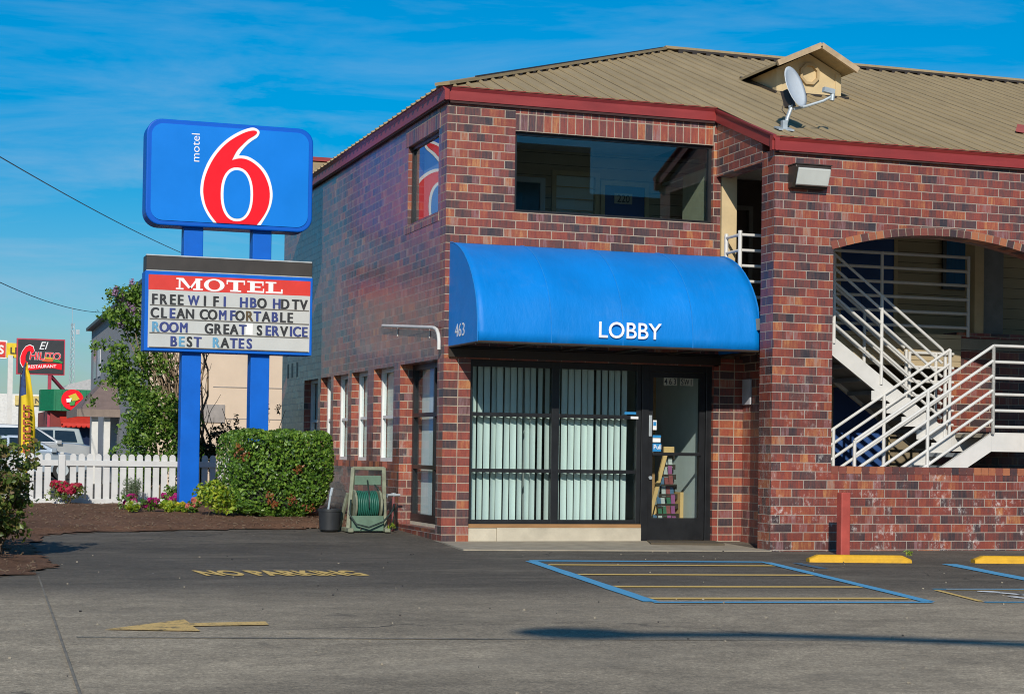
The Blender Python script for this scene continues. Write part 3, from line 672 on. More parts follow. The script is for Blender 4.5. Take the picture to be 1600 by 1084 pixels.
for x0, x1, z0, z1, mi in ((2.725, 2.775, 1.40, 1.52, 1), (2.73, 2.77, 1.45, 1.5, 0), (2.724, 2.83, 1.25, 1.30, 1), (2.724, 2.835, 1.305, 1.335, 0), (2.724, 2.84, 1.135, 1.235, 0)): g.box(x0, x1, .090-.001*mi-.002*(x1 < 2.772 and z0 > 1.44), .0955, z0, z1, mi)
g.text('Pull', .075, (2.735, .086, 1.165), (1, 0, 0), (0, 0, 1), 1, bold=.01); g.build('door_stickers', [M['ltblue'], M['vinylwhite']], door)
g = MB()
for i, c in enumerate('463'): x = 2.865+i*.060; g.box(x, x+.057, .0905, .0955, 1.955, 2.047, 0); g.text(c, .105, (x+.028, .0893, 1.966), (1, 0, 0), (0, 0, 1), 1, align='CENTER', bold=.015, sx=.8)
for i, c in enumerate('SW1'): x = 3.085+i*.060; g.box(x, x+.057, .0905, .0955, 1.955, 2.047, 0); g.text(c, .105, (x+.028, .0893, 1.966), (1, 0, 0), (0, 0, 1), 1, align='CENTER', bold=.015, sx=.62 if c == 'W' else .8)
g.build('number_sticker', [M['plate'], M['letblack']], door)
# lobby interior
mb = MB(); mb.box(.32, 3.9, .23, 6, -.06, .03); mb.build('lobby_floor', M['dark_floor'], BD)
mb = MB(); mb.box(.32, 3.88, 3.2, 3.3, .03, 2.56); mb.build('lobby_back_wall', simple('lobby_grey_wall', (.16, .155, .13), .8), BD)
mb = MB(); mb.box(3.50, 3.6, .23, 3.2, .03, 2.56); mb.build('lobby_side_wall', M['white_wall'], BD)
mb = MB(); mb.box(3.3, 3.36, 1.5, 1.56, .03, 2.5); mb.build('lobby_post', M['wood'], BD)
mb = MB(); mb.box(.32, 3.5, .24, 3.2, 2.5, 2.55); mb.build('lobby_ceiling', M['ceil'], BD)
# big side window (recess)
w = MB()
for y0_, y1_ in ((.27, .33), (.95, 1.01), (1.93, 1.995)): w.box(.17, .24, y0_, y1_, .30, 2.199)
for a, b in ((.331, .949), (1.011, 1.929)):
    for z0, z1 in ((.20, .30), (.87, .92), (1.53, 1.58), (2.13, 2.199)): w.box(.171, .239, a, b, z0, z1)
w.box(.165, .245, .27, 1.995, .20, .299)
sw1 = w.build('side_window', M['black'], BD)
for a, b in ((.331, .949), (1.011, 1.929)):
    g = MB(); g.box(.20, .207, a, b, .30, 2.13); g.build('pane', M['softglass'], sw1)
g = MB(); g.box(.29, .296, .30, 1.96, .27, 2.15); g.build('roller_blind', simple('pale_roller_blind', (.66, .70, .68), .8, amt=.1, scale=3, mapscale=(1, 8, .3)), sw1)
MB().box(.0015, .25, 1.998, 2.03, .161, 2.199).build('reveal', M['brick'], BD)
mb = MB(); mb.box(.16, .3, .27, 1.997, -.05, .199); mb.build('side_window_curb', M['curb'], BD)
mb = MB(); mb.box(.31, .33, .23, 2.2, .03, .04); mb.box(1.2, 1.25, .3, 9, .03, 2.5); mb.build('inner_partition', M['white_wall'], BD)
for i, (a, b) in enumerate(wins):
    MB().box(.0015, .125, b-.003, b+.02, .951, 2.199).build('reveal', M['brick'], BD); MB().box(.10, .2, a+.002, a+.329, .951, 2.199).build('reveal', M['brick'], BD)
    a = a+.33; b = b-.004
    w = MB(); w.wall('y', a+.001, b-.001, .952, 2.198, .11, .17, [(a+.055, b-.055, 1.0, 2.15)]); w.box(.12, .16, a+.056, b-.056, 1.53, 1.57); ww = w.build('side_window', M['whitevinyl'], BD)
    g = MB(); g.box(.138, .144, a+.056, b-.056, 1.001, 2.149); g.build('pane', M['softglass'], ww)
    g = MB(); g.box(.19, .2, a+.02, b-.02, 1.0, 2.15); g.build('curtain', simple('sheer_curtain', (.62, .64, .58), .8, amt=.14, scale=5, mapscale=(1, 6, .3)), ww)
    s_ = MB(); n = int((b-a+.1)/.1016)
    for k in range(n):
        yy = a-.05+k*(b-a+.1)/n if True else 0; s_.box(-.06, .11, yy+.005, yy+(b-a+.1)/n-.005, .865, .951)
    s_.build('sill', M['ibrick'], ww)
mb = MB()
for y_ in (8.6, 9.0, 9.35): mb.box(-.003, .02, y_-.06, y_+.06, 2.28, 2.52)
mb.build('wall_vent', M['bronze'], BD)

# ---- roof
SL, EZ = .38, 5.44
RY = 4.8; RZ = EZ+SL*RY
E0, EW = -.10, -1.70                         # eave lines
zr = lambda y: EZ+SL*y
mb = MB(); o_ = .02
# front slope (two eave depths), hip end, back slope
mb.poly([(E0, E0, zr(E0)), (3.46, E0, zr(E0)), (14.3, E0, zr(E0)), (14.3, RY, RZ), (RY, RY, RZ)])
mb.poly([(3.46, EW, zr(EW)), (14.3, EW, zr(EW)), (14.3, E0, zr(E0)), (3.46, E0, zr(E0))])
mb.poly([(E0, E0, zr(E0)), (RY, RY, RZ), (E0, 2*RY-E0, zr(E0))])
mb.poly([(RY, RY, RZ), (14.3, RY, RZ), (14.3, 2*RY+.2, zr(E0)), (E0, 2*RY-E0, zr(E0))])
mb.poly([(14.29, EW, 4.8), (14.29, 2*RY+.2, 5.3), (14.29, RY, RZ-.02)])
roof = mb.build('roof', M['roof'], BD)
# ribs of the metal sheets
rb = MB()
def rib(a, b, w=.030, h=.026):
    a, b = Vector(a), Vector(b); d = (b-a).normalized(); n = Vector((0, -SL, 1)).normalized() if abs(d.x) < abs(d.y) else Vector((-SL, 0, 1)).normalized(); s = d.cross(n)
    v = [a+s*w, a+s*w*.45+n*h, a-s*w*.45+n*h, a-s*w, b+s*w, b+s*w*.45+n*h, b-s*w*.45+n*h, b-s*w]
    rb.add(v, [(0, 1, 5, 4), (1, 2, 6, 5), (2, 3, 7, 6), (0, 3, 2, 1), (4, 5, 6, 7)])
    rib.k += 1; gw = .013 if rib.k % 4 == 0 else .005
    for sg in (1, -1): rb.poly([a+s*w*sg+n*.003, a+s*(w+gw)*sg+n*.003, b+s*(w+gw)*sg+n*.003, b+s*w*sg+n*.003], 1)  # dark strips drawn beside each rib so ribs and sheet laps show
rib.k = 0
x = .06
while x < 14:
    ya = E0 if x < 3.46 else EW; yb = min(x, RY)-.02
    rib((x, ya+.012, zr(ya+.012)), (x, yb, zr(yb))); x += .229
y = .06
while y < 9.5:
    xb = min(y, 2*RY-y)-.02
    if xb > E0: rib((E0-.02, y, zr(E0-.02)), (xb, y, zr(xb)))
    y += .229
rb.build('roof_rib', [M['roof'], simple('roof_lap_line', (.085, .065, .040), .85)], roof)
cp = MB(); cp.beam((E0, E0, zr(E0)+.02), (RY, RY, RZ+.03), .20, .035); cp.beam((RY, RY, RZ+.03), (14.3, RY, RZ+.03), .24, .04); cp.build('ridge_cap', M['roof'], roof)
def crenel(a, b, pitch, lo, hi, wid):
    a, b = Vector(a), Vector(b); d = b-a; n = int(d.length/pitch); top = []
    for k in range(n):
        for f, h in ((0, lo), (.35, lo), (.35, hi), (1, hi)): top.append((a+d*((k+f)/n), h))
    side = d.cross(Vector((0, 0, 1))).normalized()*wid/2; m = MB(); N_ = len(top)
    for sg in (1, -1):
        for p, h in top: m.v.append(tuple(p+side*sg+Vector((0, 0, h))))
        m.v.append(tuple(b+side*sg+Vector((0, 0, .06)))); m.v.append(tuple(a+side*sg+Vector((0, 0, .06))))
    T = N_+2
    m.f += [list(range(T)), list(range(2*T-1, T-1, -1))]+[[k, T+k, T+(k+1) % T, (k+1) % T] for k in range(T)]; m.mi += [0]*(T+2); return m
crenel((.45, .45-.12, zr(.39)), (4.7, 4.7-.12, zr(4.64)), .20, -.03, .03, .03).build('closure_strip', M['bronze'], roof)
crenel((5., RY-.13, RZ-.05), (14, RY-.13, RZ-.05), .229, -.03, .03, .03).build('closure_strip', M['bronze'], roof)
# fascia : small crown at top, main board, lip
def fascia(a, b, out, drop=.17, seg=1):
    m = MB(); a, b, out = Vector(a), Vector(b), Vector(out)
    prof = [(0, 0), (.035, -.005), (.03, -.03), (.008, -.06), (.008, -drop), (-.012, -drop-.008), (-.05, -drop), (-.05, 0)]
    va = [a+out*p[0]+Vector((0, 0, p[1])) for p in prof]; vb = [b+out*p[0]+Vector((0, 0, p[1])) for p in prof]; n = len(prof)
    m.add(va+vb, [tuple(range(n)), tuple(reversed(range(n, 2*n)))]+[(i, n+i, n+(i+1) % n, (i+1) % n) for i in range(n)])
    return m
zf = 5.42
fascia((-.06, -.055, zf), (3.47, -.055, zf), (0, -1, 0)).build('fascia', M['fascia'], BD)
fascia((-.055, -.09, zf-.001), (-.055, 9.9, zf-.001), (-1, 0, 0)).build('fascia', M['fascia'], BD)
fascia((3.465, -.02, zf-.001), (3.465, -1.69, 4.812), (-1, 0, 0)).build('rake_fascia', M['fascia'], BD)
fascia((3.43, -1.655, 4.812), (14.3, -1.655, 4.812), (0, -1, 0)).build('fascia', M['fascia'], BD)
mb = MB(); mb.box(.02, 3.45, -.05, -.002, 5.22, 5.25); mb.box(-.05, -.002, -.05, 9.85, 5.225, 5.255); mb.box(3.5, 14.3, -1.65, -1.602, 4.62, 4.65); mb.build('soffit', M['soffit'], BD)
mb = MB(); mb.beam((7.78, -.10, 5.46), (8.8, -.9, 5.16), .12, .10); mb.build('roof_flashing', M['fascia'], roof)
# dormer
dx0, dx1, dy, dze, dza = 5.10, 6.06, 1.55, 6.37, 6.60
dm = MB(); c_ = (dx0+dx1)/2; by = lambda z: (z-EZ)/SL
pr_ = [(dx0, zr(dy)-.02), (dx1, zr(dy)-.02), (dx1, dze), (c_, dza), (dx0, dze)]
dm.prism(pr_, lambda u, v, t: (u, t, v), dy, 3.2); dorm = dm.build('dormer', M['cream'], BD)
dr_ = MB(); ey = 1.20
for s_, xe in ((-1, dx0-.16), (1, dx1+.07)):
    zt, ze = dza+.07, dze+.005
    p = [(c_, zt), (xe, ze), (xe, ze-.035), (c_, zt-.04)]
    dr_.prism(p, lambda u, v, t: (u, t, v), ey+.03, by(zt) if False else 3.2)
dr_.build('dormer_roof', M['roof'], dorm)
bb = MB()
for s_, xe in ((-1, dx0-.17), (1, dx1+.08)): bb.beam((c_, ey, dza+.045), (xe, ey, dze-.02), .05, .075)
bb.build('barge_board', simple('weathered_cream_trim', (.42, .31, .19), .75, amt=.25, grime=.5), dorm)
for xa_, xb_ in ((dx0-.012, dx0+.075), (dx1-.075, dx1+.012)): MB().box(xa_, xb_, dy-.014, dy+.1, zr(dy)-.01, dze-.02).build('corner_board', M['cream'], dorm)
ov = MB(); R0, R1 = .155, .118; cz = 6.32
for k in range(8):
    a, b = R(22.5+45*k), R(67.5+45*k)
    P = lambda r_, t_, yy: (c_+r_*math.cos(t_), yy, cz+r_*math.sin(t_))
    ov.add([P(R0, a, dy-.045), P(R0, b, dy-.045), P(R1, b, dy-.045), P(R1, a, dy-.045), P(R0, a, dy), P(R0, b, dy), P(R1, b, dy), P(R1, a, dy)], [(0, 1, 2, 3), (0, 4, 5, 1), (2, 6, 7, 3)])
ov.build('octagon_vent', simple('vent_trim', (.44, .32, .17), .7, grime=.4), dorm)
fl = MB(); fl.beam((dx0-.05, dy-.02, zr(dy-.02)+.012), (dx1+.12, dy-.02, zr(dy-.02)+.012), .05, .03); fl.beam((dx0-.03, dy-.02, zr(dy)+.01), (dx0-.03, 2.6, zr(2.6)+.01), .05, .03); fl.build('flashing', M['bronze'], dorm)

# rear wing of the motel seen past the side eave
rw = empty('rear_motel_wing', (2, 14, 0), 'tan metal roofed rear wing with red trim seen past the motel side eave', 'building')
m = MB(); m.prism([(14, 6.2), (15.5, 6.86), (17, 6.2), (17, .1), (14, .1)], lambda u, v, t: (t, u, v), 1.6, 9); rebase(m.build('wall', M['brick'], rw), rw)
m = MB(); m.poly([(1.25, 13.8, 6.10), (9, 13.8, 6.10), (9, 15.5, 6.98), (1.25, 15.5, 6.98)]); m.poly([(1.25, 17.2, 6.10), (9, 17.2, 6.10), (9, 15.5, 6.98), (1.25, 15.5, 6.98)]); rebase(m.build('roof', M['roof'], rw), rw)
m = MB(); m.box(1.2, 9, 15.4, 15.6, 6.97, 7.05); rebase(m.build('ridge_trim', M['fascia'], rw), rw)

# ------------------------------------------------------------------ staircase
ST = empty('staircase', (5.6, -.6, 0), 'white steel staircase with sloping railings behind the brick arch', 'staircase')
def part(m, name, mat, root, **k): return rebase(m.build(name, mat, root, **k), root)
LX, LZ = 6.70, 1.43
n1, n2 = -1.20, -.30                         # near/far side of the lower flight
f1, f2 = -.24, .52                           # near/far side of the upper flight
x_low = LX-(LZ/.624)
m = MB()
def stringer(m, y, a, b, h=.22, w=.05): m.prism([(a[0], a[1]), (b[0], b[1]), (b[0], b[1]-h), (a[0], a[1]-h)], lambda u, v, t: (u, t, v), y-w/2, y+w/2)
for y in (n1, n2): stringer(m, y, (x_low, .04), (LX-.001, LZ-.012)); m.box(LX, 8.4, y-.025, y+.025, LZ-.235, LZ)
m.box(8.35, 8.4, n1+.03, f2, LZ-.235, LZ); m.box(LX+.0, LX+.05, n2+.03, f2, LZ-.235, LZ-.001)
xt = LX-.05-(H2-LZ)/.735
for y in (f1, f2): stringer(m, y, (LX+.02, LZ-.001), (xt, H2-.02), .25)
part(m, 'stringer', M['white'], ST)
m = MB(); m.box(LX+.051, 8.349, n1+.026, f2-.026, LZ-.06, LZ-.01); part(m, 'landing', M['concrete'], ST)
m = MB(); ns = 8
for i in range(ns):
    z = LZ*(i+1)/(ns+1); x = x_low+(z/.624)
    m.box(x-.10, x+.18, n1+.026, n2-.026, z-.15, z-.10)
for i in range(7):
    z = LZ+(H2-LZ)*(i+1)/8; x = LX-.02-(z-LZ)/.735
    m.box(x-.16, x+.11, f1+.026, f2-.026, z-.17, z-.12)
part(m, 'tread', simple('grey_tread', (.33, .36, .38), .8, grime=.4), ST)
m = MB(); m.prism([(LX-.02, LZ-.19), (xt+.05, H2-.21), (xt+.05, H2-.225), (LX-.02, LZ-.205)], lambda u, v, t: (u, t, v), f1+.026, f2-.026); part(m, 'underside_panel', simple('grey_underside', (.40, .39, .36), .7, grime=.3), ST)
# zigzag white brackets of the treads seen under the upper flight
m = MB()
for i in range(3, 8):
    z = LZ+(H2-LZ)*(i-2.5)/8; x = LX-.02-(z-LZ)/.735; m.box(x-.13, x+.1, f1-.03, f1-.026, z-.33, z-.21)
part(m, 'tread_bracket', M['white'], ST)
def railing(name, y, a, b, lo, hi, posts, n=6, r=.019, curve_a=False, curve_b=False):
    m = MB(); a, b = Vector((a[0], y, a[1])), Vector((b[0], y, b[1]))
    for i in range(n):
        h = lo+(hi-lo)*i/(n-1); up_ = Vector((0, 0, h))
        pts = [a+up_, b+up_]
        m.tube(pts, r, 8)
    for t in posts:
        p = a.lerp(b, t); m.tube([p+Vector((0, 0, -.02)), p+Vector((0, 0, hi))], r*1.15, 8)
    return part(m, name, M['white'], ST, smooth=2)
sl = .624; zz = lambda x: LZ-(LX-x)*sl
railing('railing', n1-.05, (4.78, zz(4.78)), (LX, LZ), .16, 1.07, (0, .52, 1))
railing('railing', n1-.05, (LX, LZ), (8.35, LZ), .07, 1.07, (0, 1))
railing('railing', n2, (4.3, zz(4.3)), (LX-.02, LZ), .16, 1.07, (0, .30, .60, 1))
s2 = .735; za_ = lambda x: LZ+(LX-.05-x)*s2
m = MB()
for i in range(6):                           # upper flight near rail, bent down at the landing post
    h = .14+(1.02-.14)*i/5; A_ = Vector((xt-.1, f1-.03, za_(xt-.1)+h)); B_ = Vector((6.58, f1-.03, za_(6.58)+h)); m.tube([A_, B_, B_+Vector((.05, 0, -.08))] if i == 5 else [A_, B_], .019, 8)
for x in (6.63, 5.70, 5.02): m.tube([(x, f1-.03, za_(x)-.1), (x, f1-.03, za_(x)+1.02-(.06 if x > 6.5 else 0))], .022, 8)
part(m, 'railing', M['white'], ST, smooth=2)
m = MB()
for i in range(6):
    h = .14+(1.02-.14)*i/5; m.tube([(xt, f2, za_(xt)+h), (6.5, f2, za_(6.5)+h)], .019, 8)
for x in (6.53, 5.9, 5.3): m.tube([(x, f2, za_(x)-.1), (x, f2, za_(x)+1.02)], .022, 8)
for i in range(6):
    z = LZ+.12+i*.19; m.tube([(6.6, f2+.03, z), (7.27, f2+.03, z)], .019, 8)
for x in (6.6, 7.0): m.tube([(x, f2+.03, LZ), (x, f2+.03, LZ+1.08)], .022, 8)
part(m, 'railing', M['white'], ST, smooth=2)
# walkway railing
wr = empty('walkway_railing', (6.2, .6, H2), 'white horizontal bar railing along the second floor walkway behind the arch', 'railing')
m = MB()
for i in range(6):
    z = 2.86+i*.19; m.tube([(5.05, .60, z), (7.52, .60, z)], .021, 8); m.tube([(7.52, .60, z), (7.62, .78, z)], .021, 8)
part(m, 'rails', M['white'], wr, smooth=2)
for x in (5.08, 6.2, 7.52): part(MB().tube([(x, .60, H2+.02), (x, .60, 3.83)], .022, 8), 'post', M['white'], wr, smooth=2)
cr_ = empty('corner_railing', (3.62, -.4, H2), 'short white railing corner in the upper opening beside the awning end', 'railing')
m = MB()
for i in range(6):
    z = 2.85+i*.19; m.tube([(3.62, -.06, z), (3.62, -.45, z)], .019, 8); m.tube([(3.62, -.45, z), (4.4, -.45, z)], .019, 8)
part(m, 'rails', M['white'], cr_, smooth=2)
for p in ((3.62, -.06), (3.62, -.45)): part(MB().tube([(*p, H2), (*p, 3.85)], .026, 8), 'post', M['white'], cr_, smooth=2)

# ------------------------------------------------------------------ awning
AW = empty('lobby_awning', (1.8, -.6, 2.33), 'bright blue barrel awning lettered LOBBY over the motel entrance', 'awning')
prof = [(0, 3.572), (-.10, 3.56), (-.20, 3.537), (-.346, 3.49), (-.46, 3.442), (-.58, 3.378), (-.70, 3.297), (-.81, 3.205), (-.91, 3.10), (-1.0, 2.98), (-1.065, 2.86), (-1.11, 2.73), (-1.135, 2.60), (-1.15, 2.46), (-1.152, 2.335)]
XA, XB, NP = .055, 3.57, 4
m = MB(); NXP = 10; cols = []
for p in range(NP):
    for i in range(NXP+(p == NP-1)):
        f = i/NXP; x = XA+(XB-XA)*(p+f)/NP; sag = .028*(4*f*(1-f))
        col = []
        for j, (yy, z) in enumerate(prof):
            t = j/(len(prof)-1); k = math.sin(math.pi*min(1, t*1.02))*sag
            nrm = Vector((0, -.4-.6*t, 1-t)).normalized(); col.append((x, yy-nrm.y*k, z-nrm.z*k))
        cols.append(col)
nj = len(prof)
for i, c in enumerate(cols): m.v += c
for i in range(len(cols)-1):
    for j in range(nj-1): m.f.append([i*nj+j, i*nj+j+1, (i+1)*nj+j+1, (i+1)*nj+j]); m.mi.append(0)
cv = part(m, 'canopy', M['canvas'], AW, smooth=2)
sl_ = cv.modifiers.new('solid', 'SOLIDIFY'); sl_.thickness = .006; sl_.offset = -1
for x, n in ((XA, -1), (XB, 1)):
    m = MB(); m.prism([(p[0], p[1]) for p in prof]+[(0, 2.335)], lambda u, v, t: (t, u, v), x, x+.012*-n); e = part(m, 'end_panel', M['canvas'], AW)
m = MB(); m.tube([(XA, -1.15, 2.333), (XB, -1.15, 2.333)], .016, 8); m.tube([(XA, -.02, 2.333), (XB, -.02, 2.333)], .016, 8)
for p in range(6):
    x = XA+.01+(XB-XA-.02)*p/5; m.tube([(x, -.02, 2.333), (x, -1.15, 2.333)], .014, 8); m.tube([(x, q[0]*.93-.0, q[1]-.07*(1-i_/14)-.03) for i_, q in enumerate(prof)], .010, 6)
part(m, 'frame', M['bronze'], AW, smooth=2)
sb_ = simple('seam_blue', (.01, .21, .58), .5)
for p in range(NP+1): part(MB().tube([(XA+(XB-XA)*p/NP, q[0]-.002, q[1]+.002) for q in prof], .0055, 6), 'seam_piping', sb_, AW, smooth=2)
m = MB(); m.box(XA, XB, -.045, -.004, 2.215, 2.315); part(m, 'mounting_board', M['bronze'], AW)
m = MB(); m.text('LOBBY', .262, (1.49, -1.172, 2.43), (1, 0, 0), (0, -.02, 1), bold=.010, sx=.99, depth=.004); part(m, 'lettering', M['vinylwhite'], AW)
m = MB(); m.text('463', .215, (XA-.003, -.27, 2.432), (0, -1, 0), (0, 0, 1), bold=.0, sx=1.25, depth=.004); part(m, 'lettering', M['vinylwhite'], AW)

# ------------------------------------------------------------------ small fittings
t_ = empty('wall_light', (3.9, -1.62, 4.33), 'bronze wall pack floodlight with pale lens on the brick above the arch', 'wall light')
m = MB(); x0, x1, y_ = 3.67, 4.13, -1.605
m.prism([(y_, 4.21), (y_, 4.47), (y_-.19, 4.47), (y_-.20, 4.44), (y_-.09, 4.215)], lambda u, v, t: (t, u, v), x0, x1); part(m, 'housing', M['bronze'], t_, bevel=.008)
m = MB(); m.prism([(y_-.19, 4.437), (y_-.216, 4.425), (y_-.15, 4.245), (y_-.12, 4.235)], lambda u, v, t: (t, u, v), x0+.03, x1-.015); part(m, 'lens', M['lens'], t_, bevel=.008)
m = MB(); m.box(x0-.006, x1+.006, y_-.205, y_, 4.47, 4.482); part(m, 'hood', M['bronze'], t_)

d_ = empty('satellite_dish', (3.76, -1.3, 4.95), 'grey satellite dish on a bent mast at the roof edge', 'satellite dish')
dc = Vector((3.90, -1.33, 5.47)); dn = Vector((.52, -.78, .30)).normalized(); du = Vector((0, 0, 1)); du = (du-dn*du.dot(dn)).normalized(); dv_ = dn.cross(du)
m = MB(); rings, seg = 6, 28
for side, off in ((0, 0), (1, -.008)):
    for i in range(rings+1):
        r_ = i/rings
        for k in range(seg):
            a = 2*math.pi*k/seg; m.v.append(tuple(dc+du*(.26*r_*math.sin(a))+dv_*(.225*r_*math.cos(a))+dn*(.05*r_*r_-.05+off)))
for side in (0, 1):
    b0 = side*(rings+1)*seg
    for i in range(rings):
        for k in range(seg): m.f.append([b0+i*seg+k, b0+i*seg+(k+1) % seg, b0+(i+1)*seg+(k+1) % seg, b0+(i+1)*seg+k]); m.mi.append(0)
for k in range(seg): m.f.append([rings*seg+k, rings*seg+(k+1) % seg, (rings+1)*seg+rings*seg+(k+1) % seg, (rings+1)*seg+rings*seg+k]); m.mi.append(0)
part(m, 'reflector', M['dish'], d_, smooth=True)
bk = dc-dn*.14
m = MB(); m.tube([(3.755, -1.32, 4.955), (3.80, -1.32, 5.10), (3.845, -1.32, 5.215)], .024, 10); m.tube([(3.845, -1.32, 5.215), bk-du*.1], .03, 8); part(m, 'mast', M['galv'], d_, smooth=2)
m = MB(); m.obox(bk-du*.10, dn*.045, dv_*.06, du*.10); part(m, 'bracket', M['bronze'], d_)
lnb = Vector((4.31, -1.42, 5.36)); m = MB(); m.tube([(3.87, -1.33, 5.20), (4.02, -1.36, 5.24), (4.22, -1.405, 5.31), lnb], .017, 8); part(m, 'feed_arm', M['galv'], d_, smooth=2)
m = MB(); m.tube([lnb+Vector((.02, -.0, -.04)), lnb+Vector((.03, 0, .07))], .028, 10); m.obox(lnb+Vector((-.025, .0, .075)), (.07, 0, -.01), (0, .03, 0), (.004, 0, .028)); part(m, 'feed_head', M['galv'], d_, smooth=2)
m = MB(); m.obox((3.755, -1.32, zr(-1.32)+.025), (.10, 0, 0), (0, .07, .026), (0, 0, .008)); m.obox((3.755, -1.32, zr(-1.32)+.07), (.03, 0, 0), (0, .03, 0), (0, 0, .05)); part(m, 'foot', M['galv'], d_)
m = MB(); m.tube([tuple(bk-du*.05), (3.80, -1.25, 5.33), (3.76, -1.25, 5.2), (3.80, -1.3, 5.12)], .006, 6); part(m, 'cable', M['bronze'], d_, smooth=True)

tag(MB().box(3.87, 3.897, -.262, -.04, 1.73, 2.05).build('utility_box', M['boxmetal'], bevel=.006), 'flat pale metal plate on the dark brick return beside the lobby door', 'wall box')
m = MB(); m.prism([(2.42, -.62), (3.30, -.80), (3.47, -.12), (2.62, -.03)], lambda u, v, t: (u, v, t), .02, .048); tag(m.build('door_mat', M['mat']), 'brown door mat before the lobby door', 'door mat')
m = MB(); m.tube([(-.045, 2.76, 2.752), (-.05, .42, 2.585), (-.05, .26, 2.57), (-.05, .14, 2.54), (-.05, .07, 2.48), (-.05, .04, 2.40), (-.05, .04, 2.30)], .022, 10)
for yy, z in ((2.15, 2.71), (.62, 2.60)): m.box(-.010, -.001, yy-.008, yy+.008, z-.13, z)
tag(m.build('white_conduit', M['white'], smooth=2), 'bent white conduit pipe on the shaded side wall by the awning', 'conduit')
# brochure rack inside the door
b_ = empty('brochure_rack', (3.0, 1.3, .03), 'wooden brochure rack with colourful leaflets inside the glass door', 'rack')
m = MB(); m.beam((2.93, .78, .10), (3.20, .78, 1.12), .05, .035, upv=(0, 1, 0)); m.box(3.17, 3.31, .76, .80, 1.12, 1.20); m.box(3.385, 3.43, .72, 1.0, .03, .62); m.box(3.0, 3.42, .97, .99, .03, .45)
part(m, 'board', M['maple'], b_)
rn = random.Random(4); keys = ['br_green', 'br_red', 'br_blue', 'br_white', 'br_pink', 'br_blue', 'br_white', 'br_green']
m = MB()
for j in range(9):
    y_ = .72+j*.026; z = .06+j*.125
    for i in range(6):
        x = 2.96+i*.064+rn.uniform(-.01, .01)
        if x < 2.955+(z+.02)*.27 or x > 3.36: continue
        h = rn.uniform(.11, .17); mi = rn.randrange(len(keys)); m.obox((x+.034, y_, z+h/2), (.027, 0, 0), (0, .006, 0), (rn.uniform(-.004, .004), .015, h/2), mi)
    m.box(2.975+z*.27, 3.384, y_-.02, y_-.012, z-.03, z+.035, len(keys))
part(m, 'leaflets', [M[k] for k in keys]+[M['bronze']], b_)

# bollards and wheel stops
def bollard(x, y, lab):
    r = empty('bollard', (x, y, 0), lab, 'bollard', 'red bollards along the brick wall')
    part(MB().box(x-.058, x+.058, y-.058, y+.058, -.05, .70), 'post', M['redpost'], r, bevel=.012)
    return r
b1 = bollard(4.06, -2.30, 'square red bollard behind the yellow wheel stop below the brick arch')
b2 = copy_tree(b1); b2.location = (6.24, -2.50, 0); b2['label'] = 'second red bollard at the right edge of the brick wall'
def wheel_stop(c, d, L_, lab):
    r = empty('wheel_stop', (*c, 0), lab, 'wheel stop', 'yellow wheel stops', rz=math.atan2(d[1], d[0]))
    m = MB(); h = L_/2
    pf = [(-.075, 0), (-.07, .05), (-.045, .075), (.045, .075), (.07, .05), (.075, 0)]
    st_ = [(-h, .45), (-h+.1, 1), (h-.1, 1), (h, .45)]
    for x, s_ in st_:
        for p in pf: m.v.append((x, p[0]*(.8+.2*s_), max(-.02, p[1]*s_ if p[1] > 0 else -.02)))
    n = len(pf)
    for i in range(3):
        for k in range(n-1): m.f.append([i*n+k, i*n+k+1, (i+1)*n+k+1, (i+1)*n+k]); m.mi.append(0)
    m.f += [list(range(n)), list(range(3*n, 4*n))]; m.mi += [0, 0]
    o = m.build('stop_block', M['yellow'], r, bevel=.006); return r
w1_ = wheel_stop((3.52, -3.62), (1.03, -.24), 1.10, 'worn yellow concrete wheel stop at the foot of the red bollard')
w2_ = copy_tree(w1_); w2_.location = (5.30, -3.95, 0); w2_['label'] = 'yellow concrete wheel stop cut by the right edge of the photo'

# ------------------------------------------------------------------ motel sign
SG = empty('motel_pole_sign', (-1.6, 6.05, .2), 'blue motel pole sign with big red 6 and white letter board', 'sign')
ys = 5.85
for x in (-2.105, -1.095):
    part(MB().box(x-.14, x+.14, ys+.10, ys+.38, 0, 4.45), 'post', M['pole'], SG, bevel=.01, label=None)
def rrect(x0, x1, z0, z1, r, n=7): return arc(x1-r, z1-r, r, 0, 90, n)+arc(x0+r, z1-r, r, 90, 180, n)+arc(x0+r, z0+r, r, 180, 270, n)+arc(x1-r, z0+r, r, 270, 360, n)
m = MB(); m.prism(rrect(-2.82, -.37, 4.315, 5.86, .22), lambda u, v, t: (u, t, v), ys, ys+.42); cab = part(m, 'cabinet', M['signedge'], SG, bevel=.02)
m = MB(); m.prism(rrect(-2.75, -.44, 4.385, 5.79, .17), lambda u, v, t: (u, t, v), ys-.012, ys+.02); face = m.build('sign_face', M['signblue'], cab)
Wp = [(-1.84, 4.384), (-1.919, 4.481), (-1.991, 4.616), (-2.033, 4.77), (-2.038, 4.894), (-2.014, 5.051), (-1.956, 5.225), (-1.873, 5.379), (-1.767, 5.519), (-1.644, 5.637), (-1.521, 5.723), (-1.396, 5.787), (-1.287, 5.819), (-1.216, 5.8), (-1.183, 5.755), (-1.214, 5.682), (-1.284, 5.63), (-1.361, 5.562), (-1.438, 5.471), (-1.484, 5.394), (-1.358, 5.39), (-1.231, 5.328), (-1.119, 5.233), (-1.038, 5.112), (-0.988, 4.958), (-0.974, 4.817), (-0.999, 4.674), (-1.052, 4.545), (-1.143, 4.38)]
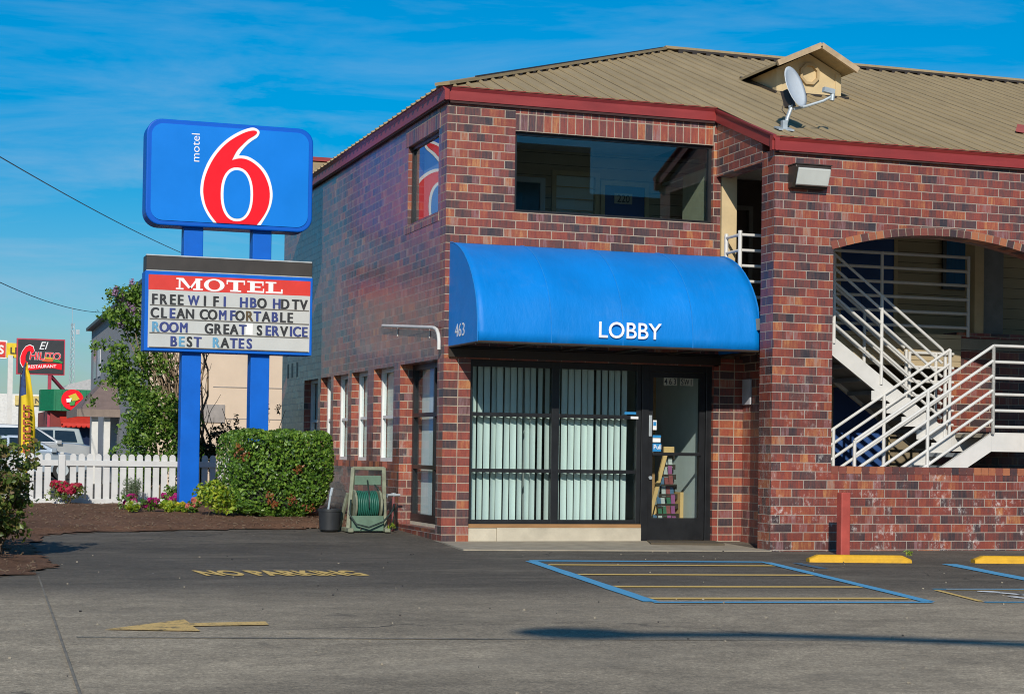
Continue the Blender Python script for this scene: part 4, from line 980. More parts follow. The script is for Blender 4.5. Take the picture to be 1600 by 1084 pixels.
Rp = [(-1.793, 4.386), (-1.873, 4.483), (-1.953, 4.619), (-1.991, 4.772), (-1.996, 4.896), (-1.975, 5.037), (-1.916, 5.205), (-1.834, 5.358), (-1.735, 5.49), (-1.628, 5.594), (-1.504, 5.681), (-1.388, 5.744), (-1.286, 5.775), (-1.231, 5.768), (-1.226, 5.737), (-1.269, 5.694), (-1.347, 5.642), (-1.439, 5.549), (-1.516, 5.458), (-1.584, 5.32), (-1.483, 5.35), (-1.373, 5.345), (-1.262, 5.294), (-1.158, 5.207), (-1.082, 5.094), (-1.03, 4.955), (-1.017, 4.814), (-1.038, 4.672), (-1.099, 4.534), (-1.202, 4.385)]
def smooth_poly(P, keep):
    out = []
    n = len(P)
    for i in range(n):
        p0, p1, p2, p3 = P[i-1], P[i], P[(i+1) % n], P[(i+2) % n]
        if i == n-1: out.append(p1); continue
        if i in keep or i == 0: p0 = p1
        if (i+1) in keep or i+1 == n-1: p3 = p2
        for k in range(3):
            t = k/3
            out.append(tuple(.5*((2*b)+(-a+c)*t+(2*a-5*b+4*c-d)*t*t+(-a+3*b-3*c+d)*t**3) for a, b, c, d in zip(p0, p1, p2, p3)))
    return out
Wp = [(x, max(z, 4.388)) for x, z in Wp]; Rp = [(x, max(z, 4.388)) for x, z in Rp]
def sell(cx, cz, a, b, n=40, p=2.25): return [(cx+a*math.copysign(abs(math.cos(2*math.pi*k/n))**(2/p), math.cos(2*math.pi*k/n)), cz+b*math.copysign(abs(math.sin(2*math.pi*k/n))**(2/p), math.sin(2*math.pi*k/n))) for k in range(n)]
m = MB(); FN = lambda u, v, t: (u, t, v)
for pl, t, mi in ((smooth_poly(Wp, {19}), ys-.018, 0), (smooth_poly(Rp, {19}), ys-.023, 1), (sell(-1.504, 4.819, .238, .396), ys-.028, 0), (sell(-1.504, 4.819, .198, .356), ys-.033, 2)): m.prism(pl, FN, t, t+.004, mi)
num = m.build('numeral_six', [M['vinylwhite'], M['signred'], M['signblue']], cab)
m = MB(); m.text('motel', .172, (-2.06, ys-.016, 5.252), (0, 0, 1), (-1, 0, 0), bold=-.004, sx=1.07, depth=.004); m.build('lettering', M['vinylwhite'], cab)
# reader board
m = MB(); m.box(-2.805, -.345, ys, ys+.40, 2.49, 3.645); rbd = part(m, 'reader_board', M['pole'], SG, bevel=.008)
m = MB(); m.box(-2.79, -.35, ys+.01, ys+.40, 3.65, 3.88); part(m, 'top_cap', M['capblack'], SG, bevel=.01)
m = MB(); m.box(-2.79, -.36, ys+.003, ys+.05, 3.646, 3.66); m.box(-2.795, -.36, ys+.004, ys+.05, 3.868, 3.885); part(m, 'cap_trim', M['galv'], SG)
m = MB(); m.box(-2.755, -.384, ys-.008, ys+.02, 2.536, 3.373); m.build('letter_panel', M['boardwhite'], rbd)
m = MB(); m.box(-2.757, -.383, ys-.009, ys+.02, 3.374, 3.592); m.build('header_panel', M['boardred'], rbd)
m = MB()
for z in (3.155, 2.955, 2.752, 2.545): m.box(-2.735, -.40, ys-.022, ys-.008, z-.006, z+.006)
m.build('letter_track', M['track'], rbd)
# slab-serif MOTEL built stroke by stroke
m = MB(); zb, zt = 3.39, 3.558; ty = ys-.014
def blk(x0, x1, z0, z1): m.box(x0, x1, ty, ty+.005, z0, z1)
def quad4(p): m.prism(p, FN, ty-.0004, ty+.005)
hgt = zt-zb; sfh = .022
def serif(x, w, z0): blk(x-w/2, x+w/2, z0, z0+sfh)
# M
xm0, xm1 = -2.36, -1.985; serif(xm0+.05, .11, zb); serif(xm1-.06, .14, zb); blk(xm0+.035, xm0+.060, zb+sfh, zt-sfh); blk(xm1-.09, xm1-.03, zb+sfh, zt-sfh)
blk(xm0, xm0+.10, zt-sfh, zt); blk(xm1-.10, xm1, zt-sfh, zt)
quad4([(xm0+.035, zt-.002), (xm0+.105, zt-.002), (-2.14, zb+.02), (-2.185, zb+.02)]); quad4([(-2.175, zb+.02), (-2.14, zb+.02), (xm1-.05, zt-.002), (xm1-.085, zt-.002)])
# O
for k in range(36):
    a, b = 2*math.pi*k/36, 2*math.pi*(k+1)/36; cx, cz = -1.81, (zb+zt)/2
    quad4([(cx+.150*math.cos(a), cz+.092*math.sin(a)), (cx+.150*math.cos(b), cz+.092*math.sin(b)), (cx+.085*math.cos(b), cz+.070*math.sin(b)), (cx+.085*math.cos(a), cz+.070*math.sin(a))])
# T
blk(-1.63, -1.36, zt-.026, zt); blk(-1.63, -1.612, zt-.062, zt-.0265); blk(-1.378, -1.36, zt-.062, zt-.0265); blk(-1.53, -1.46, zb+sfh, zt-.0265); serif(-1.495, .16, zb)
# E
blk(-1.325, -1.285, zb, zb+sfh); blk(-1.325, -1.285, zt-sfh, zt); blk(-1.284, -1.215, zb, zt); blk(-1.214, -1.075, zb, zb+.026); blk(-1.214, -1.085, zt-.026, zt); blk(-1.214, -1.13, (zb+zt)/2-.011, (zb+zt)/2+.011); blk(-1.093, -1.075, zb+.0265, zb+.062); blk(-1.103, -1.085, zt-.062, zt-.0265)
# L
serif(-.975, .16, zt-sfh); blk(-1.01, -.94, zb+.026, zt-sfh); blk(-1.05, -.80, zb, zb+.0255); blk(-.822, -.80, zb+.026, zb+.066)
m.build('header_lettering', M['vinylwhite'], rbd)
X_ = lambda zx: -2.803+(zx-65)*(2.457/1495)
rows = [(3.170, 'F146k R222k E304k E372k W488b I588k F684k I764b H935b B1018b O1098k H1232b D1308k T1404k V1478k'),
        (2.972, 'C150k L228k E303b A378k N458k C580k O658k M748b F836b O902k R985n T1058b A1138k B1215b L1288k E1355k'),
        (2.768, 'R158p O236b O318b M406b G628k R705k E780k A852k T930b S1080k E1158b R1222b V1302k I1366b C1420b E1490b'),
        (2.566, 'B318b E388p S458k T530b R692p A772k T850b E918b S990b')]
mk = {'k': 0, 'b': 1, 'p': 2, 'n': 3}
for z, row in rows:
    words = []; last = -999
    for tok in row.split():
        zx = int(tok[1:-1])
        if zx-last > 98: words.append([])
        words[-1].append(tok); last = zx
    for wd in words:
        m = MB()
        for tok in wd:
            c, zx, kk = tok[0], int(tok[1:-1]), tok[-1]
            for q_, dx in enumerate((-.0065, 0, .0065)): m.text(c, .207, (X_(zx)+dx, ys-.016-.0012*q_, z), (1, 0, 0), (0, 0, 1), mk[kk], bold=.010 if c not in 'WMN' else 0, sx=.84 if c not in 'WM' else .74, align='CENTER', depth=.004)
        m.build('lettering', [M['letblack'], M['letblue'], M['letpale'], M['letbrown']], rbd)
m = MB(); m.box(X_(955), X_(1020), ys-.0135, ys-.0125, 2.765, 2.935); m.build('blank_letter', M['vinylwhite'], rbd)

# ------------------------------------------------------------------ picket fence
FE = empty('picket_fence', (-3.5, 7.1, .2), 'white picket fence with rounded picket tops behind the flower bed', 'fence')
yf = 7.1; fb, ft = .215, .985
def picket(x):
    m = MB(); hw = .046; pts = [(x-hw, fb+.02), (x+hw, fb+.02)]+[(x+hw*math.cos(R(a)), ft-hw+hw*math.sin(R(a))) for a in range(0, 181, 20)]
    m.prism(pts, lambda u, v, t: (u, t, v), yf, yf+.02); return part(m, 'picket', M['fencewhite'], FE)
x = -8.2
posts = [-5.72, -3.832, -2.06, -.35]
while x < -.2:
    if all(abs(x-p) > .085 for p in posts): picket(x)
    x += .1225
for a, b in [(-8.3, -5.78)]+[(posts[i]+.055, posts[i+1]-.055) for i in range(3)]:
    for z in (.80, .225):
        part(MB().box(a, b, yf-.032, yf-.001, z, z+.085), 'rail', M['fencewhite'], FE, bevel=.004)
for p in posts:
    m = MB(); m.box(p-.052, p+.052, yf-.05, yf+.05, .1, .965); m.obox((p, yf, .985), (.03, 0, 0), (0, .03, 0), (0, 0, .02)); part(m, 'post', M['fencewhite'], FE, bevel=.012)

# ------------------------------------------------------------------ foliage
def leaves(m, n, sampler, size, rn, mi=0, outw=None, flat=.0, asp=.5):
    for _ in range(n):
        p, nd = sampler(rn); s = size*rn.uniform(.55, 1.35)
        d = Vector((rn.gauss(0, 1), rn.gauss(0, 1), rn.gauss(0, 1)))
        nn = (Vector(nd)*1.1+d*.75+Vector((0, 0, flat))).normalized()
        t = nn.cross(Vector((rn.gauss(0, 1), rn.gauss(0, 1), rn.gauss(0, 1))))
        if t.length < 1e-3: continue
        t.normalize(); b = nn.cross(t); p = Vector(p); w = s*asp
        m.add([p-t*s, p+b*w-t*s*.15+nn*s*.10, p+t*s, p-b*w-t*s*.15+nn*s*.10], [(0, 1, 2), (0, 2, 3)], mi)
def blobs(B, inner=.35):
    tot = [b[3]*b[4]*b[5] for b in B]
    def f(rn):
        b = rn.choices(B, tot)[0]
        d = Vector((rn.gauss(0, 1), rn.gauss(0, 1), rn.gauss(0, 1))).normalized(); r = inner+(1-inner)*rn.random()**.5
        return (b[0]+d.x*r*b[3], b[1]+d.y*r*b[4], b[2]+d.z*r*b[5]), d
    return f
def twig(m, a, b, r0, r1, rn, wob=.06, n=5, mi=0):
    a, b = Vector(a), Vector(b); L_ = (b-a).length; pts = [a.lerp(b, i/n)+Vector((rn.gauss(0, wob*L_*.4), rn.gauss(0, wob*L_*.4), 0))*(0 < i < n) for i in range(n+1)]
    m.tube(pts, [r0+(r1-r0)*i/n for i in range(n+1)], 6, mi); return pts
M['lf_hedge'] = leafmat('hedge_leaves', [(.020, .055, .009), (.050, .115, .015), (.085, .18, .022), (.14, .26, .034), (.23, .35, .05)], .34)
M['lf_hedge_new'] = leafmat('new_red_leaves', [(.20, .05, .02), (.26, .10, .03)], .4)
M['lf_lilac'] = leafmat('lilac_leaves', [(.035, .085, .014), (.075, .16, .022), (.13, .235, .032), (.21, .31, .055)], .42)
M['fl_lilac'] = leafmat('lilac_flowers', [(.30, .17, .32), (.42, .27, .45), (.22, .12, .24)], .7)
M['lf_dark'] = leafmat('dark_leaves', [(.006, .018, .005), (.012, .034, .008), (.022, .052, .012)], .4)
M['lf_yellow'] = leafmat('yellow_green_leaves', [(.08, .16, .015), (.17, .28, .024), (.30, .38, .03), (.42, .46, .05)], .4)
M['lf_rose'] = leafmat('rose_leaves', [(.04, .07, .018), (.08, .13, .024), (.13, .19, .034), (.20, .21, .05), (.17, .10, .055)], .42)
M['lf_sage'] = leafmat('lavender_leaves', [(.07, .11, .06), (.12, .17, .09), (.17, .22, .13)], .6)
M['fl_red'] = leafmat('azalea_flowers', [(.42, .02, .06), (.55, .03, .10), (.30, .04, .04)], .6)
M['fl_mag'] = leafmat('magenta_flowers', [(.50, .015, .22), (.36, .015, .16), (.62, .05, .32)], .6)
M['fl_pink'] = leafmat('pink_flowers', [(.60, .16, .16), (.68, .26, .22)], .6)
M['fl_yel'] = leafmat('yellow_flowers', [(.68, .55, .03), (.7, .62, .10)], .6)
M['fl_white'] = leafmat('white_flowers', [(.7, .7, .64), (.62, .64, .5)], .6)

# clipped hedge
hd = empty('clipped_hedge', (-1.3, 4, .13), 'large clipped green hedge block in front of the right sign post', 'hedge')
rn = random.Random(11)
def hedge_s(rn):
    x0, x1, y0_, y1_, z0, z1 = -1.90, -.44, 3.55, 5.0, .15, 1.35
    u = [rn.uniform(-1, 1) for _ in range(3)]; k = rn.choices((0, 1, 2), (1.2, 2.2, 1.4))[0]; sgn = 1 if rn.random() < .6 else -1
    if k == 2: sgn = 1 if rn.random() < .8 else -1
    if k == 1: sgn = -1 if rn.random() < .75 else 1
    u[k] = sgn*rn.uniform(.80, 1.02)
    q = sum(abs(a)**7 for a in u)**(1/7); u = [a/max(q, 1)*1.0 for a in u]
    tz = (u[2]+1)/2; shr = 1-.24*max(0, .45-tz)/.45-.03*math.sin(u[0]*5+u[1]*3)
    bx = .05*math.sin(7*u[2]+3*u[0])
    p = ((x0+x1)/2+u[0]*(x1-x0)/2*shr, (y0_+y1_)/2+u[1]*(y1_-y0_)/2*shr+bx*.5, (z0+z1)/2+u[2]*(z1-z0)/2+.02*math.sin(9*u[0])+(.06*(abs(u[0])**2) if u[2] < -.7 else 0))
    n = Vector([math.copysign(abs(a)**4, a) for a in u]).normalized(); return p, n
m = MB(); leaves(m, 15000, hedge_s, .026, rn, asp=.62)
def red_s(rn):
    c = rn.choice([(-1.92, 3.56, 1.08), (-1.5, 3.55, .45), (-1.45, 3.54, .35), (-1.1, 3.54, .82), (-.95, 3.55, .3), (-1.85, 3.6, .98), (-1.2, 3.55, .42)]); return (c[0]+.12+rn.gauss(0, .035), c[1]-.03+rn.gauss(0, .02), c[2]+rn.gauss(0, .035)), (0, -1, .3)
leaves(m, 170, red_s, .024, rn, 1)
rebase(m.build('foliage', [M['lf_hedge'], M['lf_hedge_new']], hd), hd)
m = MB(); m.prism(rrect(-1.72, -.64, .34, 1.20, .25, 4), lambda u, v, t: (u, t, v), 3.72, 4.8); rebase(m.build('inner_core', simple('dark_core', (.012, .016, .008), .95), hd), hd)  # solid near-black block darkens the hedge between the leaves
m = MB()
for i in range(9): twig(m, (rn.uniform(-1.6, -.95), rn.uniform(4, 4.5), .1), (rn.uniform(-1.8, -.8), rn.uniform(3.8, 4.6), .6), .02, .01, rn)
rebase(m.build('stem', M['bark'], hd), hd)

# lilac tree
li = empty('lilac_tree', (-1.55, 9.6, .2), 'tall lilac with many bare stems and mauve flower heads behind the fence', 'tree')
rn = random.Random(21); m = MB(); base = Vector((-1.45, 9.4, .2)); tips = []
for i in range(30):
    tx = rn.uniform(-2.3, -1.35); tz = rn.uniform(2.3, 3.3); p = twig(m, base+Vector((rn.gauss(0, .1), rn.gauss(0, .1), 0)), (tx, 9.4+rn.uniform(-.4, .5), tz), .028, .010, rn, .05, 7); tips.append(p[-1])
    for k in range(4): q = p[rn.choice((3, 4, 5, 6))]; twig(m, q, q+Vector((rn.uniform(-.4, .3), rn.uniform(-.2, .2), rn.uniform(.25, .6))), .008, .003, rn)
for i in range(7): twig(m, base+Vector((-.2, 0, .5)), (rn.uniform(-2.75, -2.2), 9.4+rn.uniform(-.3, .3), rn.uniform(2.2, 3.5)), .022, .008, rn, .06, 7)
rebase(m.build('trunk', M['barkpale'], li), li)
LB = []
for _ in range(80):
    z = 1.8+1.95*rn.random()**1.25; t = (z-2)/2; cx = -2.60+.28*t+rn.gauss(0, .25); LB.append((cx, 9.4+rn.gauss(0, .22), z, rn.uniform(.14, .26), rn.uniform(.14, .24), rn.uniform(.10, .20)))
for _ in range(7): LB.append((rn.uniform(-2.3, -1.55), 9.4+rn.gauss(0, .2), rn.uniform(1.9, 2.75), .13, .13, .10))
for _ in range(5): LB.append((-3.12+rn.gauss(0, .08), 9.4, 2.72+rn.gauss(0, .07), .11, .1, .09))
m = MB(); leaves(m, 5600, blobs(LB, .0), .038, rn, 0, asp=.6)
FL = []
for _ in range(15): z = rn.uniform(3.3, 3.95); FL.append((-2.42+rn.gauss(0, .19), 9.3+rn.gauss(0, .2), z-.08, .05, .05, .10))
FL += [(-2.78, 9.3, 3.5, .06, .06, .10), (-2.9, 9.3, 2.65, .05, .05, .08), (-2.78, 9.25, 3.1, .05, .05, .09)]
leaves(m, 1500, blobs(FL, .2), .016, rn, 1, asp=.8)
rebase(m.build('crown', [M['lf_lilac'], M['fl_lilac']], li), li)
# evergreen shrub under it
sh = empty('leafy_shrub', (-2.1, 8.6, .2), 'broad dense green shrub behind the picket fence under the lilac', 'shrub')
rn = random.Random(31); SB = []
for _ in range(46): SB.append((rn.uniform(-2.75, -1.65), 8.5+rn.gauss(0, .25), rn.uniform(.5, 1.78), rn.uniform(.16, .30), rn.uniform(.16, .3), rn.uniform(.12, .24)))
for _ in range(14): SB.append((rn.uniform(-2.8, -2.2), 8.4+rn.gauss(0, .2), rn.uniform(1.5, 2.05), .17, .16, .13))
m = MB(); leaves(m, 7000, blobs(SB, .55), .034, rn, 0, asp=.6); rebase(m.build('foliage', M['lf_lilac'], sh), sh)
m = MB()
for i in range(10): twig(m, (rn.uniform(-2.3, -2), 8.6, .2), (rn.uniform(-2.7, -1.7), 8.5, rn.uniform(1, 1.8)), .018, .005, rn)
rebase(m.build('stem', M['bark'], sh), sh)
# dark hedge beyond the posts
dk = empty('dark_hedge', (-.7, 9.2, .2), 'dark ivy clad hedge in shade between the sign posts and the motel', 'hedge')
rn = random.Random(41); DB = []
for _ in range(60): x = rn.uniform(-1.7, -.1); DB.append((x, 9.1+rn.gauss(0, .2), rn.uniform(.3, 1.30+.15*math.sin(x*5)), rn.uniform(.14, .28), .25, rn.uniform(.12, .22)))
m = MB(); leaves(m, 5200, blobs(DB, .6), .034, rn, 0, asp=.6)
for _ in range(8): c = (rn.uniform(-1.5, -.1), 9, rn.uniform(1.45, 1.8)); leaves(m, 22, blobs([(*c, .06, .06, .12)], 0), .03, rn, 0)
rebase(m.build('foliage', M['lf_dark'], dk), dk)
m = MB()
for i in range(12): twig(m, (rn.uniform(-1.5, -.2), 9.1, .2), (rn.uniform(-1.6, -.1), 9.0, rn.uniform(1.2, 1.9)), .016, .004, rn)
rebase(m.build('stem', M['bark'], dk), dk)

def bush(name, label, cat, c, rad, n, size, mats, mix=(1,), seed=1, nb=14, stems=6, inner=.35, asp=.55, group=None, droop=0):
    x, y = c; z0 = gh(x, y)+.03; r = empty(name, (x, y, z0), label, cat, group); rn = random.Random(seed); B = []
    for _ in range(nb):
        a = rn.uniform(0, 6.28); q = rn.random()**.5*.7; zz_ = rn.uniform(.25, .85); k = .42
        B.append((x+math.cos(a)*q*rad[0], y+math.sin(a)*q*rad[1], z0+zz_*rad[2], rad[0]*k*rn.uniform(.7, 1.2), rad[1]*k*rn.uniform(.7, 1.2), rad[2]*.30*rn.uniform(.7, 1.2)))
    B = [(b[0], b[1], max(b[2], z0+b[5]*.8), *b[3:]) for b in B]
    m = MB(); tot = sum(mix)
    for i, w_ in enumerate(mix):
        BB = B if i == 0 else [(b[0], b[1], b[2]+rad[2]*.16, b[3]*.8, b[4]*.8, b[5]*.6) for b in B[::2]]
        leaves(m, int(n*w_/tot), blobs(BB, inner), size*(1 if i == 0 else .95), rn, i, asp=asp if i == 0 else .8)
    rebase(m.build('foliage', mats, r), r)
    if stems:
        m = MB()
        for _ in range(stems): twig(m, (x+rn.gauss(0, .05), y+rn.gauss(0, .05), z0-.04), (x+rn.uniform(-.6, .6)*rad[0], y+rn.uniform(-.6, .6)*rad[1], z0+rad[2]*rn.uniform(.5, .8)), .012 if rad[2] > .5 else .006, .003, rn)
        rebase(m.build('stem', M['bark'], r), r)
    return r
bush('yellow_green_shrub', 'bright yellow green shrub at the foot of the left sign post', 'shrub', (-2.02, 4.0), (.32, .28, .46), 1500, .030, [M['lf_yellow']], seed=3)
bush('lavender_bush', 'round grey green lavender bush against the picket fence', 'shrub', (-2.86, 6.72), (.18, .17, .40), 2200, .024, [M['lf_sage']], asp=.18, seed=4)
bush('small_dark_shrub', 'small dark green shrub by the fence left of the left sign post', 'shrub', (-2.22, 6.8), (.17, .15, .30), 500, .026, [M['lf_lilac']], seed=5)
bush('azalea_bush', 'low azalea bush covered in crimson flowers by the fence', 'flowering bush', (-3.80, 6.7), (.30, .22, .31), 2000, .024, [M['lf_rose'], M['fl_red']], (.25, 1), seed=6, asp=.7)
for i, (x, y, rx, rz, mt, lab, k) in enumerate([
    (-3.10, 5.0, .16, .24, 'fl_mag', 'magenta flower clump at the left end of the flower row', 8), (-2.80, 4.7, .17, .21, 'fl_mag', 'widest magenta flower clump before the lavender bush', 9),
    (-3.08, 4.6, .12, .16, 'fl_white', 'low white flowered plant at the front of the bed', 10), (-2.34, 6.3, .15, .20, 'fl_mag', 'dark magenta flowers before the small dark shrub', 12),
    (-2.42, 4.6, .10, .13, 'fl_yel', 'yellow flowered plant in the middle of the flower row', 13), (-2.26, 4.55, .13, .19, 'fl_pink', 'salmon pink flower clump by the left sign post', 14),
    (-2.56, 4.75, .15, .15, None, 'low light green plant without flowers between magenta and yellow flowers', 15)]):
    bush('flower_clump' if mt else 'low_green_plant', lab, 'flowers' if mt else 'plant', (x, y), (rx, rx*.8, rz), 800, .026, [M['lf_yellow'] if mt in ('fl_white', 'fl_yel', None) else M['lf_lilac']]+([M[mt]] if mt else []), (1, 2.6 if mt in ('fl_mag', 'fl_pink') else .4) if mt else (1,), seed=k, nb=9, stems=3, asp=.7)
# rose bush in the left foreground
rb_ = empty('rose_bush', (-5.05, -2.1, 0), 'leafy rose bush with reddish shoots at the left edge foreground', 'shrub')
rn = random.Random(51); m = MB(); RB = []; st_m = MB()
for i in range(28):
    b = Vector((-5.20+rn.uniform(-.15, .15), -2.1+rn.gauss(0, .1), 0)); tp = Vector((-5.26+rn.gauss(0, .18), -2.1+rn.gauss(0, .22), rn.uniform(.55, 1.10)))
    pts = twig(st_m, b, tp, .011, .004, rn, .08, 6)
    for p in pts[2:]:
        for _ in range(2): q = p+Vector((rn.gauss(0, .09), rn.gauss(0, .09), rn.gauss(.02, .05))); RB.append((*q, .11, .11, .08)); twig(st_m, p, q, .004, .002, rn, .05, 2)
leaves(m, 11000, blobs(RB, .1), .030, rn, 0, asp=.62, flat=.5); rebase(m.build('foliage', M['lf_rose'], rb_), rb_); rebase(st_m.build('stem', M['bark'], rb_), rb_)
for i, (x, y, s_) in enumerate(((-5.9, -2.6, 5), (-5.75, -3.6, 6))):
    bush('rose_bush', ('second rose bush outside the left edge of the photo', 'third rose bush nearest the street at the left edge')[i], 'shrub', (x, y), (.42, .4, 1.0), 900, .028, [M['lf_rose']], seed=60+i, stems=8, inner=.2)

# ------------------------------------------------------------------ hose reel, bucket, tap
HR = empty('hose_reel', (-.53, 1.6, .08), 'pale green hose reel cart with coiled green hose by the side wall', 'hose reel', rz=0)
hx0, hx1, hy, hz = -.80, -.27, 1.50, .08
m = MB()
for x, s_ in ((hx0+.03, 1), (hx1-.03, -1)):
    m.beam((x, hy, hz), (x+.04*s_+.04, hy+.10, hz+.80), .05, .045); m.beam((x-.05*s_, hy+.30, hz), (x+.02*s_, hy+.12, hz+.48), .045, .04); m.box(x-.035, x+.035, hy-.16, hy+.30, hz, hz+.05)
m.beam((hx0+.10, hy+.10, hz+.79), (hx1-.02, hy+.10, hz+.79), .045, .045)
part(m, 'frame', M['greenplastic'], HR, bevel=.008)
m = MB(); m.box(hx0+.12, hx1-.07, hy+.06, hy+.09, hz+.58, hz+.70); part(m, 'cross_panel', M['sageplastic'], HR, bevel=.008); part(MB().box(hx0+.06, hx1-.06, hy-.07, hy-.03, hz+.01, hz+.20), 'base_panel', M['sageplastic'], HR, bevel=.008)
m = MB()
for x in (hx0+.105, hx1-.105): m.tube([(x-.012, hy+.05, hz+.34), (x+.012, hy+.05, hz+.34)], .185, 22)
part(m, 'drum_side', M['greenplastic'], HR, smooth=2)
m = MB(); rn = random.Random(2); pts = []
for lay, r_ in ((0, .12), (1, .145), (2, .165)):
    n = 11*18
    for k in range(n):
        a = 2*math.pi*k/18; f = k/n; f = f if lay % 2 == 0 else 1-f
        pts.append((hx0+.135+f*(hx1-hx0-.27), hy+.05+(r_+rn.uniform(-.006, .006))*math.cos(a), hz+.34+(r_+rn.uniform(-.006, .006))*math.sin(a)))
m.tube(pts, .0105, 6); part(m, 'hose', M['hose'], HR, smooth=True)
m = MB(); m.tube([(hx0+.05, hy-.05, hz+.40), (hx0+.02, hy-.10, hz+.22), (hx0+.10, hy-.14, hz+.10), (hx0+.26, hy-.15, hz+.06), (hx1-.08, hy-.13, hz+.13), (hx1+.06, hy-.02, hz+.26), (hx1+.10, hy+.06, hz+.34), (hx1+.12, hy+.1, hz+.2), (hx1+.08, hy+.1, hz+.02)], .012, 8)
m.tube([(hx0+.28, hy+.05, hz+.64), (hx0+.27, hy-.10, hz+.45), (hx0+.26, hy-.15, hz+.30)], .010, 8); m.tube([(hx1-.16, hy+.08, hz+.6), (hx1-.10, hy-.02, hz+.5), (hx1-.06, hy, hz+.4)], .010, 8)
part(m, 'loose_hose', M['hosedark'], HR, smooth=True)
BK = empty('bucket', (-.98, 1.62, .08), 'black plastic bucket between the hedge and the hose reel', 'bucket')
m = MB(); pr2 = [(.10, 0), (.125, .02), (.14, .25), (.15, .25), (.15, .28), (.135, .28), (.115, .04), (0, .04)]
seg = 24
for r_, z in pr2:
    for k in range(seg): m.v.append((-.98+r_*math.cos(2*math.pi*k/seg), 1.62+r_*math.sin(2*math.pi*k/seg), .08+z))
for i in range(len(pr2)-1):
    for k in range(seg): m.f.append([i*seg+k, i*seg+(k+1) % seg, (i+1)*seg+(k+1) % seg, (i+1)*seg+k]); m.mi.append(0)
part(m, 'tub', M['bucket'], BK, smooth=2)
m = MB(); m.tube([(-1.03, 1.62, .13), (-.96, 1.66, .55)], .014, 8); m.tube([(-.965, 1.655, .52), (-.94, 1.67, .62)], .019, 8); tag(m.build('stick', M['galv'], smooth=2), 'pale metal stick standing in the black bucket', 'stick')
m = MB(); m.tube([(-.13, 1.74, .05), (-.13, 1.74, .52)], .020, 10); fp = empty('garden_tap', (-.13, 1.74, .07), 'red standpipe with a grey tap beside the hose reel', 'tap'); part(m, 'pipe', simple('red_pipe_paint', (.20, .06, .06), .6), fp, smooth=2)
m = MB(); m.tube([(-.23, 1.72, .535), (-.05, 1.72, .535)], .016, 10); m.tube([(-.22, 1.70, .53), (-.24, 1.66, .50)], .013, 8); m.tube([(-.13, 1.74, .52), (-.13, 1.74, .56)], .03, 10); part(m, 'tap', M['galv'], fp, smooth=2)

# ------------------------------------------------------------------ feather flag
ff = empty('feather_flag', (-3.75, 13.9, .2), 'tall yellow feather flag with red lettering behind the picket fence', 'flag')
m = MB(); prf = [(.0, .55, .32), (.0, 1.0, .36), (.0, 1.5, .34), (.0, 2.0, .27), (.01, 2.3, .20), (.05, 2.50, .10), (.09, 2.62, .03)]
NXF = 8
def flagpt(i, u):
    x0, z, w_ = prf[i]; return (-4.10+x0+u*w_*.84+(z-.5)*-.0, 13.9+.05*math.sin(u*7+i*.6)*(.3+u), z+.08*u*(i < 5))
for i in range(len(prf)):
    for k in range(NXF+1): m.v.append(flagpt(i, k/NXF))
for i in range(len(prf)-1):
    for k in range(NXF):
        m.f.append([i*(NXF+1)+k, i*(NXF+1)+k+1, (i+1)*(NXF+1)+k+1, (i+1)*(NXF+1)+k]); m.mi.append(1 if i >= 3 and k < 4 else (2 if k == 0 and i < 3 else 0))
cl_ = rebase(m.build('cloth', [simple('yellow_flag_cloth', (.70, .50, .012), .7, amt=.12), simple('navy_flag_cloth', (.02, .05, .16), .7, amt=.5, scale=14), simple('flag_edge', (.10, .08, .01), .7)], ff, smooth=True), ff)
so_ = cl_.modifiers.new('solid', 'SOLIDIFY'); so_.thickness = .004
m = MB(); rn = random.Random(8)
for k in range(9):
    z = .66+k*.135; w_ = .17-.006*k; x0 = -4.03-.002*k
    yy = 13.80
    m.box(x0, x0+w_, yy, yy+.004, z, z+.03); m.box(x0, x0+.035, yy+.0005, yy+.0045, z+.03, z+.105); m.box(x0+w_-.04, x0+w_, yy+.0005, yy+.0045, z+.03, z+.105) if k % 2 else m.box(x0+.06, x0+w_, yy+.0005, yy+.0045, z+.06, z+.09)
rebase(m.build('lettering', simple('rust_red_print', (.36, .07, .03), .7, amt=.3), ff), ff)
m = MB(); m.tube([(-4.11, 13.92, .1), (-4.11, 13.92, 1.8), (-4.09, 13.92, 2.4), (-4.0, 13.92, 2.64)], .012, 8); rebase(m.build('pole', M['bronze'], ff, smooth=2), ff)

# ------------------------------------------------------------------ neighbours
nb_ = empty('neighbour_store', (1, 25, 0), 'grey and beige flat roofed store building behind the lilac', 'building')
